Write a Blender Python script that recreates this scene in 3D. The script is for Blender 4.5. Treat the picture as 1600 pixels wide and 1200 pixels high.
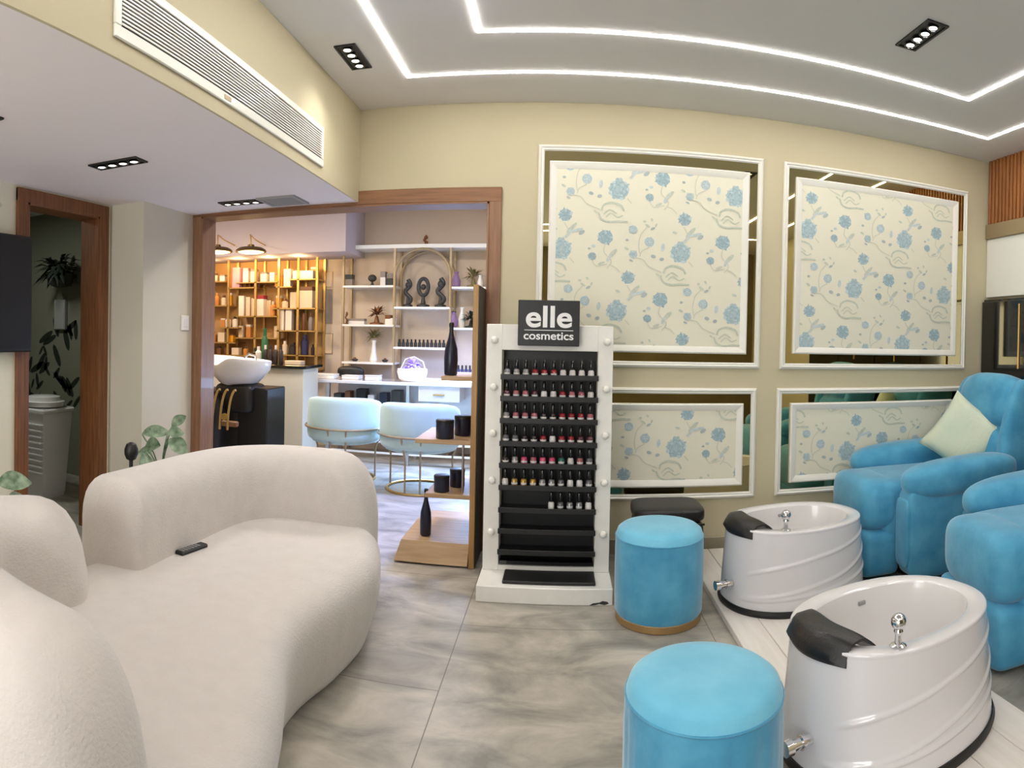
import bpy, math, random
from mathutils import Vector, Matrix, Euler
random.seed(7)
PI = math.pi
S = bpy.context.scene
COL = S.collection
for o in list(bpy.data.objects): bpy.data.objects.remove(o)

# ---------------------------------------------------------------- camera (a phone panorama: central cylindrical)
EYE = 1.40
F = 1001.5; YH = 539.08
Rz = Matrix(((math.cos(-.0751), -math.sin(-.0751), 0), (math.sin(-.0751), math.cos(-.0751), 0), (0, 0, 1)))
def rot_rows(y, p, r):
    cy, sy, cp, sp, cr, sr = math.cos(y), math.sin(y), math.cos(p), math.sin(p), math.cos(r), math.sin(r)
    A = Matrix(((cy, sy, 0), (-sy, cy, 0), (0, 0, 1)))
    B = Matrix(((1, 0, 0), (0, cp, -sp), (0, sp, cp)))
    C = Matrix(((cr, 0, sr), (0, 1, 0), (-sr, 0, cr)))
    return C @ B @ A.transposed()
RM = rot_rows(-.0751, .0102, .0196)
RT = RM.transposed()
cam = bpy.data.cameras.new('camera'); camo = bpy.data.objects.new('camera', cam); COL.objects.link(camo)
cam.type = 'PANO'; cam.panorama_type = 'CENTRAL_CYLINDRICAL'
cam.central_cylindrical_range_u_min = -800 / F; cam.central_cylindrical_range_u_max = 800 / F
cam.central_cylindrical_range_v_min = (YH - 1200) / F; cam.central_cylindrical_range_v_max = YH / F
cam.central_cylindrical_radius = 1.0
cam.clip_start = .02
camo.matrix_world = Matrix.Translation((0, 0, EYE)) @ Matrix([[RT[i][0], RT[i][2], -RT[i][1]] for i in range(3)]).to_4x4()
S.camera = camo

def at(x, y, Y):
    """photo pixel -> (X, Z) on the plane at distance Y"""
    th = (x - 800) / F
    v = RT @ Vector((math.sin(th), math.cos(th), (YH - y) / F))
    k = Y / v[1]
    return v[0] * k, EYE + v[2] * k

# ---------------------------------------------------------------- world, exposure
W = bpy.data.worlds.new('world'); S.world = W; W.use_nodes = True
W.node_tree.nodes['Background'].inputs[0].default_value = (.8, .85, 1, 1)
W.node_tree.nodes['Background'].inputs[1].default_value = .25
S.view_settings.view_transform = 'Standard'; S.view_settings.look = 'None'
S.view_settings.gamma = 1; S.view_settings.use_curve_mapping = False
S.view_settings.exposure = 0.16
try:
    S.cycles.max_bounces = 10; S.cycles.diffuse_bounces = 6; S.cycles.caustics_reflective = False; S.cycles.caustics_refractive = False
    S.cycles.sample_clamp_indirect = 6
except Exception: pass

def light(name, kind, loc, power, color=(1, 1, 1), size=.3, rot=(0, 0, 0), sy=None, spot=None):
    d = bpy.data.lights.new(name, kind); d.energy = power; d.color = color
    if kind == 'AREA':
        d.size = size
        if sy: d.shape = 'RECTANGLE'; d.size_y = sy
    elif kind == 'SPOT':
        d.shadow_soft_size = size; d.spot_size = spot or 1.8; d.spot_blend = .8
    else: d.shadow_soft_size = size
    o = bpy.data.objects.new(name, d); COL.objects.link(o); o.location = loc; o.rotation_euler = rot
    return o
LED_STRENGTH = 44.0
DOWN_POWER = 14.0
light('front_fill_light', 'AREA', (-1.75, -2.2, 1.35), 85, (.96, .97, 1), 2.1, (PI / 2, 0, 0), 2.1)  # unseen fill light added behind the camera

# ---------------------------------------------------------------- materials
def lin(c):
    return tuple(((v / 255) / 12.92 if v / 255 <= .04045 else ((v / 255 + .055) / 1.055) ** 2.4) for v in c[:3])
MATS = {}
def mat(name, c, rough=.6, metal=0, noise=0, nscale=8, bump=0, bscale=200, sheen=0, coat=0, emit=0, trans=0, c2=None, stretch=None, spec=.5, alpha=1):
    if name in MATS: return MATS[name]
    m = bpy.data.materials.new(name); m.use_nodes = True; nt = m.node_tree; b = nt.nodes['Principled BSDF']
    c = lin(c); b.inputs['Base Color'].default_value = (*c, 1); b.inputs['Roughness'].default_value = rough
    b.inputs['Metallic'].default_value = metal; b.inputs['Specular IOR Level'].default_value = spec
    if sheen: b.inputs['Sheen Weight'].default_value = sheen; b.inputs['Sheen Roughness'].default_value = .4
    if coat: b.inputs['Coat Weight'].default_value = coat; b.inputs['Coat Roughness'].default_value = .05
    if trans: b.inputs['Transmission Weight'].default_value = trans
    if alpha < 1: b.inputs['Alpha'].default_value = alpha
    if emit:
        b.inputs['Emission Color'].default_value = (*c, 1); b.inputs['Emission Strength'].default_value = emit
    tc = nt.nodes.new('ShaderNodeTexCoord')
    src = tc.outputs['Object']
    if stretch:
        mp = nt.nodes.new('ShaderNodeMapping'); mp.inputs['Scale'].default_value = stretch
        nt.links.new(src, mp.inputs[0]); src = mp.outputs[0]
    if noise or c2:
        n = nt.nodes.new('ShaderNodeTexNoise'); n.inputs['Scale'].default_value = nscale; n.inputs['Detail'].default_value = 5
        nt.links.new(src, n.inputs[0])
        r = nt.nodes.new('ShaderNodeValToRGB'); r.color_ramp.elements[0].position = .3; r.color_ramp.elements[1].position = .7
        hi = lin(c2) if c2 else tuple(min(1, v * (1 + noise)) for v in c)
        lo = c if c2 else tuple(v * (1 - noise) for v in c)
        r.color_ramp.elements[0].color = (*lo, 1); r.color_ramp.elements[1].color = (*hi, 1)
        nt.links.new(n.outputs[0], r.inputs[0]); nt.links.new(r.outputs[0], b.inputs['Base Color'])
    if bump:
        n2 = nt.nodes.new('ShaderNodeTexNoise'); n2.inputs['Scale'].default_value = bscale; n2.inputs['Detail'].default_value = 3
        nt.links.new(src, n2.inputs[0])
        bp = nt.nodes.new('ShaderNodeBump'); bp.inputs['Strength'].default_value = bump; bp.inputs['Distance'].default_value = .01
        nt.links.new(n2.outputs[0], bp.inputs['Height']); nt.links.new(bp.outputs[0], b.inputs['Normal'])
    MATS[name] = m
    return m
def M(name): return MATS[name]
mat('wall_paint', (194, 184, 154), .75, noise=.02, nscale=2)
mat('column_paint', (206, 200, 182), .75, noise=.02, nscale=2)
mat('ceiling_paint', (222, 220, 218), .8, noise=.015, nscale=1.5)
mat('soffit_paint', (236, 229, 230), .8, noise=.015, nscale=1.5)
mat('room_paint', (205, 188, 168), .8, noise=.03, nscale=2)
mat('lilac_paint', (188, 176, 180), .8)
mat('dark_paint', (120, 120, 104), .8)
mat('white_lacquer', (236, 234, 226), .35, coat=.2)
mat('stand_white', (234, 232, 226), .5, noise=.02, nscale=20)
mat('moulding_white', (232, 229, 220), .4)
mat('wood', (118, 82, 55), .5, c2=(148, 108, 78), nscale=5, stretch=(14, 14, .8), coat=.04)
mat('wood_h', (112, 74, 44), .5, c2=(142, 98, 64), nscale=5, stretch=(.8, 14, 14), coat=.04)
mat('wood_door', (94, 56, 26), .5, c2=(132, 82, 44), nscale=5, stretch=(14, 14, .8), coat=.04)
mat('pale_wood', (172, 140, 102), .5, c2=(194, 164, 126), nscale=4, stretch=(1, 12, 12))
mat('gold_wood', (150, 112, 62), .45, c2=(172, 132, 78), nscale=4, stretch=(12, 12, 1))
mat('slat_wood', (136, 80, 36), .45, c2=(162, 102, 50), nscale=4, stretch=(10, 10, 1))
mat('black', (18, 18, 19), .45)
mat('black_gloss', (12, 12, 14), .08, coat=.5)
mat('black_leather', (24, 23, 25), .4, bump=.15, bscale=120)
mat('screen', (24, 24, 27), .42, spec=.35)
mat('chrome', (225, 225, 228), .08, 1)
mat('steel', (190, 190, 190), .3, 1)
mat('gold', (200, 164, 98), .35, .7)
mat('pale_gold', (164, 146, 116), .4, .5)
mat('bronze_gold', (170, 138, 92), .4, .6)
mat('bronze', (96, 74, 44), .4, .8)
mat('mirror', (204, 190, 140), .015, 1)
mat('front_olive', (126, 114, 78), .7, noise=.1, nscale=1.5)
mat('front_dark', (112, 100, 66), .6, noise=.2, nscale=2)
mat('wallpaper', (224, 220, 200), .7, noise=.01, nscale=3)
mat('flower_blue', (170, 190, 194), .7, noise=.12, nscale=60)
mat('flower_deep', (152, 176, 184), .7, noise=.12, nscale=60)
mat('flower_grey', (190, 203, 204), .7, noise=.1, nscale=60)
mat('leaf_sage', (192, 198, 182), .7, noise=.1, nscale=60)
mat('stem_grey', (202, 202, 186), .7)
mat('bud_dark', (170, 180, 180), .7)
mat('sofa', (205, 198, 193), .95, noise=.03, nscale=14, bump=.28, bscale=110, sheen=.3)
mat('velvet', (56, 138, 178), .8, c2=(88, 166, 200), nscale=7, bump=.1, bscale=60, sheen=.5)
mat('velvet_lit', (94, 176, 210), .8, c2=(122, 196, 224), nscale=5, bump=.1, bscale=60, sheen=.5)  # ottoman tops: light from above put into the velvet colour
mat('aqua_velvet', (184, 208, 204), .8, noise=.05, nscale=5, sheen=.4)
mat('acrylic', (222, 220, 223), .12, coat=.6)
mat('basin_white', (226, 224, 224), .2, coat=.4)
mat('cushion_sage', (200, 212, 192), .8, c2=(214, 218, 192), nscale=4, bump=.2, bscale=40, sheen=.2)
mat('plank_white', (222, 214, 206), .5, c2=(232, 226, 220), nscale=3, stretch=(12, 1, 1))
mat('skirting', (150, 142, 122), .6)
mat('navy', (28, 32, 52), .3)
mat('plant', (62, 92, 60), .5, c2=(150, 168, 140), nscale=22)
mat('dark_plant', (26, 34, 26), .6)
mat('leaf_print', (92, 108, 88), .8)
mat('pot_dark', (44, 42, 40), .6)
mat('stone_dark', (52, 54, 54), .5, noise=.2, nscale=30)
mat('led', (255, 252, 246), .5, emit=LED_STRENGTH)
mat('lamp_face', (255, 250, 240), .5, emit=3.0)
mat('warm_lamp', (255, 214, 120), .5, emit=9)
mat('desk_light', (226, 234, 255), .5, emit=6)
mat('pack_brown2', (112, 72, 44), .5)
mat('tan_panel', (206, 160, 102), .7, noise=.06, nscale=6)
mat('grey_plastic', (150, 150, 150), .6)
mat('label_white', (225, 222, 220), .6)
mat('text_white', (235, 235, 235), .5)

# ---------------------------------------------------------------- mesh building
def wmat(o):
    m = Matrix.Identity(4)
    while o is not None:
        m = Matrix.LocRotScale(o.location, o.rotation_euler, o.scale) @ m
        o = o.parent
    return m
class MB:
    def __init__(s): s.v = []; s.f = []; s.mi = []; s.m = 0
    def add(s, vs, fs):
        b = len(s.v); s.v += [Vector(v) for v in vs]; s.f += [[b + i for i in f] for f in fs]; s.mi += [s.m] * len(fs); return s
    def xf(s, mtx, start=0):
        for i in range(start, len(s.v)): s.v[i] = mtx @ s.v[i]
        return s
    def box(s, x0, x1, y0, y1, z0, z1, b=0):
        if x1 < x0: x0, x1 = x1, x0
        if y1 < y0: y0, y1 = y1, y0
        if z1 < z0: z0, z1 = z1, z0
        b = min(b, (x1 - x0) * .45, (y1 - y0) * .45, (z1 - z0) * .45)
        if b <= 0:
            return s.add([(x, y, z) for x in (x0, x1) for y in (y0, y1) for z in (z0, z1)],
                  [(0, 1, 3, 2), (4, 6, 7, 5), (0, 4, 5, 1), (2, 3, 7, 6), (0, 2, 6, 4), (1, 5, 7, 3)])
        # chamfered box: three points per corner
        vs = []; idx = {}
        for i, x in enumerate((x0, x1)):
            for j, y in enumerate((y0, y1)):
                for k, z in enumerate((z0, z1)):
                    sx, sy, sz = (1 - 2 * i), (1 - 2 * j), (1 - 2 * k)
                    idx[i, j, k] = len(vs)
                    vs += [(x, y + sy * b, z + sz * b), (x + sx * b, y, z + sz * b), (x + sx * b, y + sy * b, z)]
        I = lambda i, j, k, a: idx[i, j, k] + a
        fs = []
        for i in (0, 1):
            f = [I(i, 0, 0, 0), I(i, 1, 0, 0), I(i, 1, 1, 0), I(i, 0, 1, 0)]; fs.append(f if i else f[::-1])
        for j in (0, 1):
            f = [I(0, j, 0, 1), I(0, j, 1, 1), I(1, j, 1, 1), I(1, j, 0, 1)]; fs.append(f if j else f[::-1])
        for k in (0, 1):
            f = [I(0, 0, k, 2), I(1, 0, k, 2), I(1, 1, k, 2), I(0, 1, k, 2)]; fs.append(f if k else f[::-1])
        for i in (0, 1):
            for j in (0, 1): fs.append([I(i, j, 0, 0), I(i, j, 1, 0), I(i, j, 1, 1), I(i, j, 0, 1)])
            for k in (0, 1): fs.append([I(i, 0, k, 0), I(i, 1, k, 0), I(i, 1, k, 2), I(i, 0, k, 2)])
        for j in (0, 1):
            for k in (0, 1): fs.append([I(0, j, k, 1), I(1, j, k, 1), I(1, j, k, 2), I(0, j, k, 2)])
        for i in (0, 1):
            for j in (0, 1):
                for k in (0, 1): fs.append([I(i, j, k, 0), I(i, j, k, 1), I(i, j, k, 2)])
        return s.add(vs, fs)
    def rings(s, rings, close=True, cap0=True, cap1=True):
        n = len(rings[0]); vs = [p for r in rings for p in r]; fs = []
        for a in range(len(rings) - 1):
            for i in range(n if close else n - 1):
                j = (i + 1) % n; fs.append((a * n + i, a * n + j, (a + 1) * n + j, (a + 1) * n + i))
        if cap0: fs.append(tuple(range(n))[::-1])
        if cap1: fs.append(tuple((len(rings) - 1) * n + i for i in range(n)))
        return s.add(vs, fs)
    def lathe(s, prof, c=(0, 0, 0), n=24, sx=1, sy=1, cap0=True, cap1=True):
        return s.rings([[(c[0] + sx * r * math.cos(2 * PI * i / n), c[1] + sy * r * math.sin(2 * PI * i / n), c[2] + z) for i in range(n)] for r, z in prof], True, cap0, cap1)
    def cyl(s, p0, p1, r0, r1=None, n=12):
        return s.tube([p0, p1], r0, n, r1=r1)
    def tube(s, pts, r, n=8, closed=False, r1=None):
        pts = [Vector(p) for p in pts]; N = len(pts); rings = []
        prev = None
        for i, p in enumerate(pts):
            a = pts[i - 1] if (i > 0 or closed) else p
            b = pts[(i + 1) % N] if (i < N - 1 or closed) else p
            d = (b - a).normalized()
            if prev is None:
                u = d.cross(Vector((0, 0, 1)))
                if u.length < 1e-3: u = d.cross(Vector((0, 1, 0)))
            else: u = prev - d * prev.dot(d)
            u.normalize(); prev = u; w = d.cross(u)
            rr = r if r1 is None else r + (r1 - r) * i / (N - 1)
            rings.append([p + (u * math.cos(2 * PI * k / n) + w * math.sin(2 * PI * k / n)) * rr for k in range(n)])
        if closed:
            return s.rings(rings + [rings[0]], True, False, False)
        return s.rings(rings)
    def sphere(s, c, r, n=12, m=8, sx=1, sy=1, sz=1):
        prof = [(r * math.sin(PI * k / m), -r * math.cos(PI * k / m)) for k in range(m + 1)]
        prof[0] = (r * .02, prof[0][1]); prof[-1] = (r * .02, prof[-1][1])
        return s.lathe([(a, b * sz) for a, b in prof], c, n, sx, sy)
    def soft(s, c, size, e=4, rot=None, n=14, puff=0):
        """a stuffed block: a superellipsoid of half sizes SIZE"""
        st = len(s.v); hx, hy, hz = size; vs = []; fs = []
        def f(t, k):
            return math.copysign(abs(t) ** (2 / k), t)
        N, Mm = 4 * n, 2 * n
        for a in range(Mm + 1):
            ph = -PI / 2 + PI * a / Mm
            for b in range(N):
                th = 2 * PI * b / N
                cp = f(math.cos(ph), e)
                vs.append((hx * cp * f(math.cos(th), e), hy * cp * f(math.sin(th), e), hz * f(math.sin(ph), e)))
        for a in range(Mm):
            for b in range(N): fs.append((a * N + b, a * N + (b + 1) % N, (a + 1) * N + (b + 1) % N, (a + 1) * N + b))
        s.add(vs, fs)
        m4 = Matrix.Translation(c) @ (Euler(rot).to_matrix().to_4x4() if rot else Matrix.Identity(4))
        return s.xf(m4, st)
    def poly(s, pts, y=None):
        return s.add(pts, [tuple(range(len(pts)))])
    def build(s, name, mats, parent=None, world=False, smooth=35, merge=False):
        me = bpy.data.meshes.new(name)
        vs = s.v
        if world and parent is not None:
            inv = wmat(parent).inverted(); vs = [inv @ v for v in vs]
        me.from_pydata([tuple(v) for v in vs], [], s.f)
        if isinstance(mats, str): mats = [mats]
        for m in mats: me.materials.append(M(m))
        if len(mats) > 1:
            for p, k in zip(me.polygons, s.mi): p.material_index = k
        import bmesh
        bm = bmesh.new(); bm.from_mesh(me)
        if merge: bmesh.ops.remove_doubles(bm, verts=bm.verts, dist=1e-4)
        bmesh.ops.recalc_face_normals(bm, faces=bm.faces)
        bm.to_mesh(me); bm.free()
        if smooth:
            for p in me.polygons: p.use_smooth = True
            me.set_sharp_from_angle(angle=math.radians(smooth))
        o = bpy.data.objects.new(name, me); COL.objects.link(o)
        if parent is not None: o.parent = parent
        return o
def tag(o, label=None, cat=None, group=None, kind=None):
    if label: o['label'] = label
    if cat: o['category'] = cat
    if group: o['group'] = group
    if kind: o['kind'] = kind
    return o
def thing(name, label, cat, loc=(0, 0, 0), rz=0, group=None):
    o = bpy.data.objects.new(name, None); COL.objects.link(o); o.empty_display_size = .1
    o.location = loc; o.rotation_euler = (0, 0, rz)
    return tag(o, label, cat, group)
def struct(name, mb, m, parent=None, **k):
    o = mb.build(name, m, parent, **k)
    if parent is None: o['kind'] = 'structure'
    return o
def kids(o): return [c for c in bpy.data.objects if c.parent == o]
def dup(o, loc, rz=None, label=None, group=None, parent=None):
    c = o.copy(); COL.objects.link(c)
    if parent is None:
        c.location = loc
        if rz is not None: c.rotation_euler = (0, 0, rz)
    else: c.parent = parent
    if label: c['label'] = label
    if group: c['group'] = group
    for ch in kids(o): dup(ch, None, parent=c)
    return c
def spline(pts, n, closed=False):
    """Catmull-Rom through PTS"""
    out = []; N = len(pts); P = [Vector(p) for p in pts]
    for i in range(N if closed else N - 1):
        p1, p2 = P[i], P[(i + 1) % N]
        p0 = P[i - 1] if (i > 0 or closed) else p1 * 2 - p2
        p3 = P[(i + 2) % N] if (i + 2 < N or closed) else p2 * 2 - p1
        for k in range(n):
            t = k / n
            out.append(.5 * ((2 * p1) + (p2 - p0) * t + (2 * p0 - 5 * p1 + 4 * p2 - p3) * t * t + (3 * p1 - p0 - 3 * p2 + p3) * t ** 3))
    if not closed: out.append(P[-1])
    return out

# ================================================================ THE SETTING
D = 4.186; XL = -3.0; XR = 3.29; HC = 2.942; HB = 2.31; XB = -1.373; YF = -2.3
OX0, OX1, OZ = -2.62, -.481, 2.29       # opening in the back wall
WT = .16                                 # its thickness

def floor_material():
    m = bpy.data.materials.new('floor_tile'); m.use_nodes = True; nt = m.node_tree; b = nt.nodes['Principled BSDF']
    tc = nt.nodes.new('ShaderNodeTexCoord'); L = nt.links.new
    mp = nt.nodes.new('ShaderNodeMapping'); mp.inputs['Rotation'].default_value = (0, 0, PI / 2); mp.inputs['Location'].default_value = (0, 0, 0)
    L(tc.outputs['Object'], mp.inputs[0])
    br = nt.nodes.new('ShaderNodeTexBrick'); br.inputs['Scale'].default_value = 1; br.inputs['Brick Width'].default_value = 1.2
    br.inputs['Row Height'].default_value = 1.2; br.inputs['Mortar Size'].default_value = .0025; br.inputs['Mortar Smooth'].default_value = .3
    sep = nt.nodes.new('ShaderNodeSeparateXYZ'); cmb = nt.nodes.new('ShaderNodeCombineXYZ'); L(tc.outputs['Object'], sep.inputs[0])
    ax = nt.nodes.new('ShaderNodeMath'); ax.operation = 'ADD'; ax.inputs[1].default_value = .45 + 12.0; L(sep.outputs[0], ax.inputs[0])
    ay = nt.nodes.new('ShaderNodeMath'); ay.operation = 'ADD'; ay.inputs[1].default_value = -3.08 + 12.0 + .6; L(sep.outputs[1], ay.inputs[0])
    L(ay.outputs[0], cmb.inputs[0]); L(ax.outputs[0], cmb.inputs[1]); L(cmb.outputs[0], br.inputs[0])
    n1 = nt.nodes.new('ShaderNodeTexNoise'); n1.inputs['Scale'].default_value = 2.2; n1.inputs['Detail'].default_value = 8; n1.inputs['Roughness'].default_value = .62; n1.inputs['Distortion'].default_value = .6
    mp2 = nt.nodes.new('ShaderNodeMapping'); mp2.inputs['Scale'].default_value = (1, 1.9, 1); L(tc.outputs['Object'], mp2.inputs[0]); L(mp2.outputs[0], n1.inputs[0])
    r = nt.nodes.new('ShaderNodeValToRGB'); e = r.color_ramp.elements
    e[0].position = .34; e[0].color = (*lin((124, 121, 114)), 1); e[1].position = .66; e[1].color = (*lin((190, 182, 170)), 1)
    L(n1.outputs[0], r.inputs[0])
    mx = nt.nodes.new('ShaderNodeMix'); mx.data_type = 'RGBA'; L(br.outputs['Fac'], mx.inputs['Factor']); L(r.outputs[0], mx.inputs['A']); mx.inputs['B'].default_value = (*lin((112, 106, 98)), 1)
    L(mx.outputs['Result'], b.inputs['Base Color']); b.inputs['Roughness'].default_value = .42; b.inputs['Specular IOR Level'].default_value = .35
    MATS['floor_tile'] = m
floor_material()

struct('floor', MB().box(-6.6, 3.6, YF - .1, 8.2, -.1, 0), 'floor_tile', smooth=0)
struct('ceiling', MB().box(XB, XR + .1, YF, D, HC, HC + .1), 'ceiling_paint', smooth=0)
# dropped ceiling on the left with its beige upright face
struct('ceiling_lower', MB().box(XL - .1, XB - .012, YF, D, HB, HC + .1), 'soffit_paint', smooth=0)
struct('wall_bulkhead', MB().box(XB - .012, XB, YF, D, HB, HC + .1), 'wall_paint', smooth=0)
# back wall round the opening
b = MB().box(OX1, XR + .1, D, D + WT, 0, HC + .1).box(OX0 - .4, OX1, D, D + WT, OZ, HC + .1).box(-3.2, OX0, D, D + WT, 0, HC + .1)
struct('wall_back', b, 'wall_paint', smooth=0)
struct('wall_right', MB().box(XR, XR + .1, YF, D, 0, HC + .1), 'wall_paint', smooth=0)
struct('wall_front', MB().box(-3.1, -.45, YF - .1, YF, 0, HC + .1), 'wall_paint', smooth=0)
struct('wall_front_side', MB().box(-.45, XR + .1, YF - .1, YF, 1.9, HC + .1), 'front_olive', smooth=0)
wf = MB()
for a0, a1, c0, c1 in ((-2.86, -2.80, .28, 2.42), (-.70, -.64, .28, 2.42), (-2.80, -.70, 2.36, 2.42), (-2.80, -.70, .28, .34), (-1.78, -1.72, .34, 2.36)): wf.box(a0, a1, YF, YF + .05, c0, c1, .004)
struct('fill_light_frame', wf, 'white_lacquer')  # frame added round the unseen fill light
struct('wall_front_low', MB().box(-.45, XR + .1, YF - .1, YF, 0, 1.9), 'front_dark', smooth=0)  # unseen lower front wall, toned for the mirror reflections
DY0, DY1, DZ = 2.72, 3.40, 2.21
b = MB().box(XL - .14, XL, YF, DY0, 0, HB).box(XL - .14, XL, DY1, 3.60, 0, HB).box(XL - .14, XL, DY0, DY1, DZ, HB)
struct('wall_left', b, 'wallpaper', smooth=0)
# column between the door and the opening
struct('wall_column', MB().box(XL, -2.70, 3.54, D, 0, HB), 'column_paint', smooth=0)
struct('baseboard_back', MB().box(OX1 + .12, XR, D - .014, D, 0, .095, .003), 'skirting')
struct('baseboard_right', MB().box(XR - .014, XR, YF, D - .014, 0, .095, .003), 'skirting')
# wooden lining of the opening
fr = MB().box(OX0 - .08, OX0, D - .022, D, 0, OZ + .096, .004).box(OX1, OX1 + .083, D - .022, D, 0, OZ + .096, .004)
fr.box(OX0, OX0 + .012, D - .022, D + WT + .01, 0, OZ).box(OX1 - .012, OX1, D - .022, D + WT + .01, 0, OZ)
struct('trim_1', fr, 'wood')
fr = MB().box(OX0 - .08, OX1 + .083, D - .024, D, OZ, OZ + .096, .004).box(OX0, OX1, D - .022, D + WT + .01, OZ - .012, OZ)
struct('trim_2', fr, 'wood_h')
# door frame on the left wall
fr = MB().box(XL - .145, XL + .02, DY1 - .014, DY1 + .03, 0, DZ).box(XL, XL + .022, DY1 + .005, DY1 + .10, 0, DZ + .08, .004)
fr.box(XL - .145, XL + .02, DY0 - .03, DY0 + .014, 0, DZ).box(XL, XL + .022, DY0 - .09, DY0 - .005, 0, DZ + .08, .004)
fr.box(XL - .145, XL + .02, DY0, DY1, DZ - .014, DZ + .02).box(XL, XL + .023, DY0 - .09, DY1 + .10, DZ, DZ + .085, .004)
struct('door_1', fr, 'wood_door')

# small washroom behind the door
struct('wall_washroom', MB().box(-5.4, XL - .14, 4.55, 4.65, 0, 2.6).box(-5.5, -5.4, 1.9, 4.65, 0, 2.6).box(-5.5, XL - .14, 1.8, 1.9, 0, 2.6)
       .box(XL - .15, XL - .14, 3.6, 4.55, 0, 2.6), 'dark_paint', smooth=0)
struct('ceiling_washroom', MB().box(-5.5, XL - .14, 1.8, 4.65, 2.6, 2.7), 'ceiling_paint', smooth=0)

# next room
struct('wall_far', MB().box(-6.5, 1.2, 7.62, 7.72, 0, 3.1), 'room_paint', smooth=0)
struct('wall_far_left', MB().box(-6.6, -6.5, 4.4, 7.72, 0, 3.1), 'room_paint', smooth=0)
struct('wall_far_right', MB().box(1.2, 1.3, D + WT, 7.72, 0, 3.1), 'room_paint', smooth=0)
struct('wall_partition', MB().box(-6.5, -3.2, D + .47, D + .57, 0, 3.1), 'room_paint', smooth=0)
struct('ceiling_far', MB().box(-6.5, 1.2, D + WT, 7.62, 3.0, 3.1), 'ceiling_paint', smooth=0)
struct('ceiling_soffit', MB().box(-6.5, -2.42, 6.9, 7.62, 2.36, 3.0), 'lilac_paint', smooth=0)

# ================================================================ CEILING FITTINGS
def strip_loop(x0, x1, y0, y1, label):
    w = .009
    b = MB()
    for (a0, a1, b0, b1) in ((x0 - w, x1 + w, y1 - w, y1 + w), (x0 - w, x1 + w, y0 - w, y0 + w), (x0 - w, x0 + w, y0 + w, y1 - w), (x1 - w, x1 + w, y0 + w, y1 - w)):
        b.box(a0, a1, b0, b1, HC - .004, HC - .0005)
    o = b.build('ceiling_light_strip', 'led', smooth=0)
    tag(o, label, 'light strip', 'glowing light lines in the ceiling')
strip_loop(-.925, 2.88, -.75, 3.71, 'outer rectangle of glowing white light line set in the ceiling')
strip_loop(-.44, 2.335, -.25, 3.21, 'inner rectangle of glowing white light line set in the ceiling')

def downlight():
    r = thing('ceiling_spotlight', '', 'spotlight', (0, 0, 0), 0, 'black four-lamp ceiling spotlights')
    w, l = .06, .155
    b = MB().box(-l, l, -w, -w + .012, -.008, 0).box(-l, l, w - .012, w, -.008, 0).box(-l, -l + .012, -w + .012, w - .012, -.008, 0).box(l - .012, l, -w + .012, w - .012, -.008, 0)
    b.box(-l + .012, l - .012, -w + .012, w - .012, -.003, 0)
    b.build('housing', 'black', r, smooth=0)
    for k in range(4):
        x = -.105 + k * .07
        MB().lathe([(.024, -.004), (.030, -.012), (.026, -.013), (.018, -.006)], (x, 0, 0), 14).build('lamp_ring', 'black_gloss', r)
        MB().lathe([(.021, -.0105), (.012, -.0135)], (x, 0, 0), 12).build('lamp', 'lamp_face', r)
    return r
d0 = downlight()
spots = [(-1.155, 3.375, HC, PI / 2, 'white ceiling near the top of the air grille'), (1.66, 2.69, HC, PI / 2, 'white ceiling inside the glowing rectangle'),
         (-2.21, 2.66, HB, .08, 'lowered ceiling in front of the wooden door frame'), (-2.13, 3.90, HB, .08, 'lowered ceiling beside the square vent'), (-2.25, 1.70, HB, .08, 'lowered ceiling at the left edge of the photo')]
for i, (x, y, z, rz, where) in enumerate(spots):
    lab = 'black four-lamp spotlight recessed in the ' + where
    if i == 0: d0.location = (x, y, z); d0.rotation_euler = (0, 0, rz); d0['label'] = lab
    else: dup(d0, (x, y, z), rz, lab)
    light('spot_glow', 'SPOT', (x, y, z - .03), DOWN_POWER * (1 if z > 2.5 else .7), (1, .95, .88), .08, spot=2.3)

# square return vent on the lowered ceiling
v = thing('ceiling_vent', 'grey square air vent in the lowered ceiling above the wood opening', 'vent', (-1.84, 3.95, HB))
MB().box(-.14, .14, -.13, -.105, -.012, 0).box(-.14, .14, .105, .13, -.012, 0).box(-.14, -.115, -.105, .105, -.012, 0).box(.115, .14, -.105, .105, -.012, 0).build('frame', 'grey_plastic', v)
b = MB()
for k in range(9): b.box(-.115, .115, -.098 + k * .0235, -.083 + k * .0235, -.009, -.003)
b.build('slat', 'grey_plastic', v)
MB().box(-.115, .115, -.105, .105, -.002, 0).build('backing', 'black', v)

# long linear grille in the bulkhead
g = thing('air_conditioning_grille', 'long white linear air grille with dark slots on the beige bulkhead', 'vent', (XB, 1.62, 2.37))
GY0, GY1, GZ0, GZ1 = 1.62, 3.475, 2.372, 2.602
b = MB().box(XB, XB + .012, GY0, GY1, GZ0, GZ0 + .042, .003).box(XB, XB + .012, GY0, GY1, GZ1 - .034, GZ1, .003)
b.box(XB, XB + .012, GY0, GY0 + .036, GZ0 + .042, GZ1 - .034, .003).box(XB, XB + .012, GY1 - .03, GY1, GZ0 + .042, GZ1 - .034, .003)
b.build('frame', 'white_lacquer', g, True)
MB().box(XB, XB + .002, GY0 + .036, GY1 - .03, GZ0 + .042, GZ1 - .034).build('backing', 'black', g, True)
n = 11
for k in range(n):
    z = GZ0 + .048 + k * (GZ1 - GZ0 - .084) / n
    MB().box(XB + .009, XB + .012, GY0 + .036, GY1 - .03, z, z + .0065).build('slat', 'white_lacquer', g, True)
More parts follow.
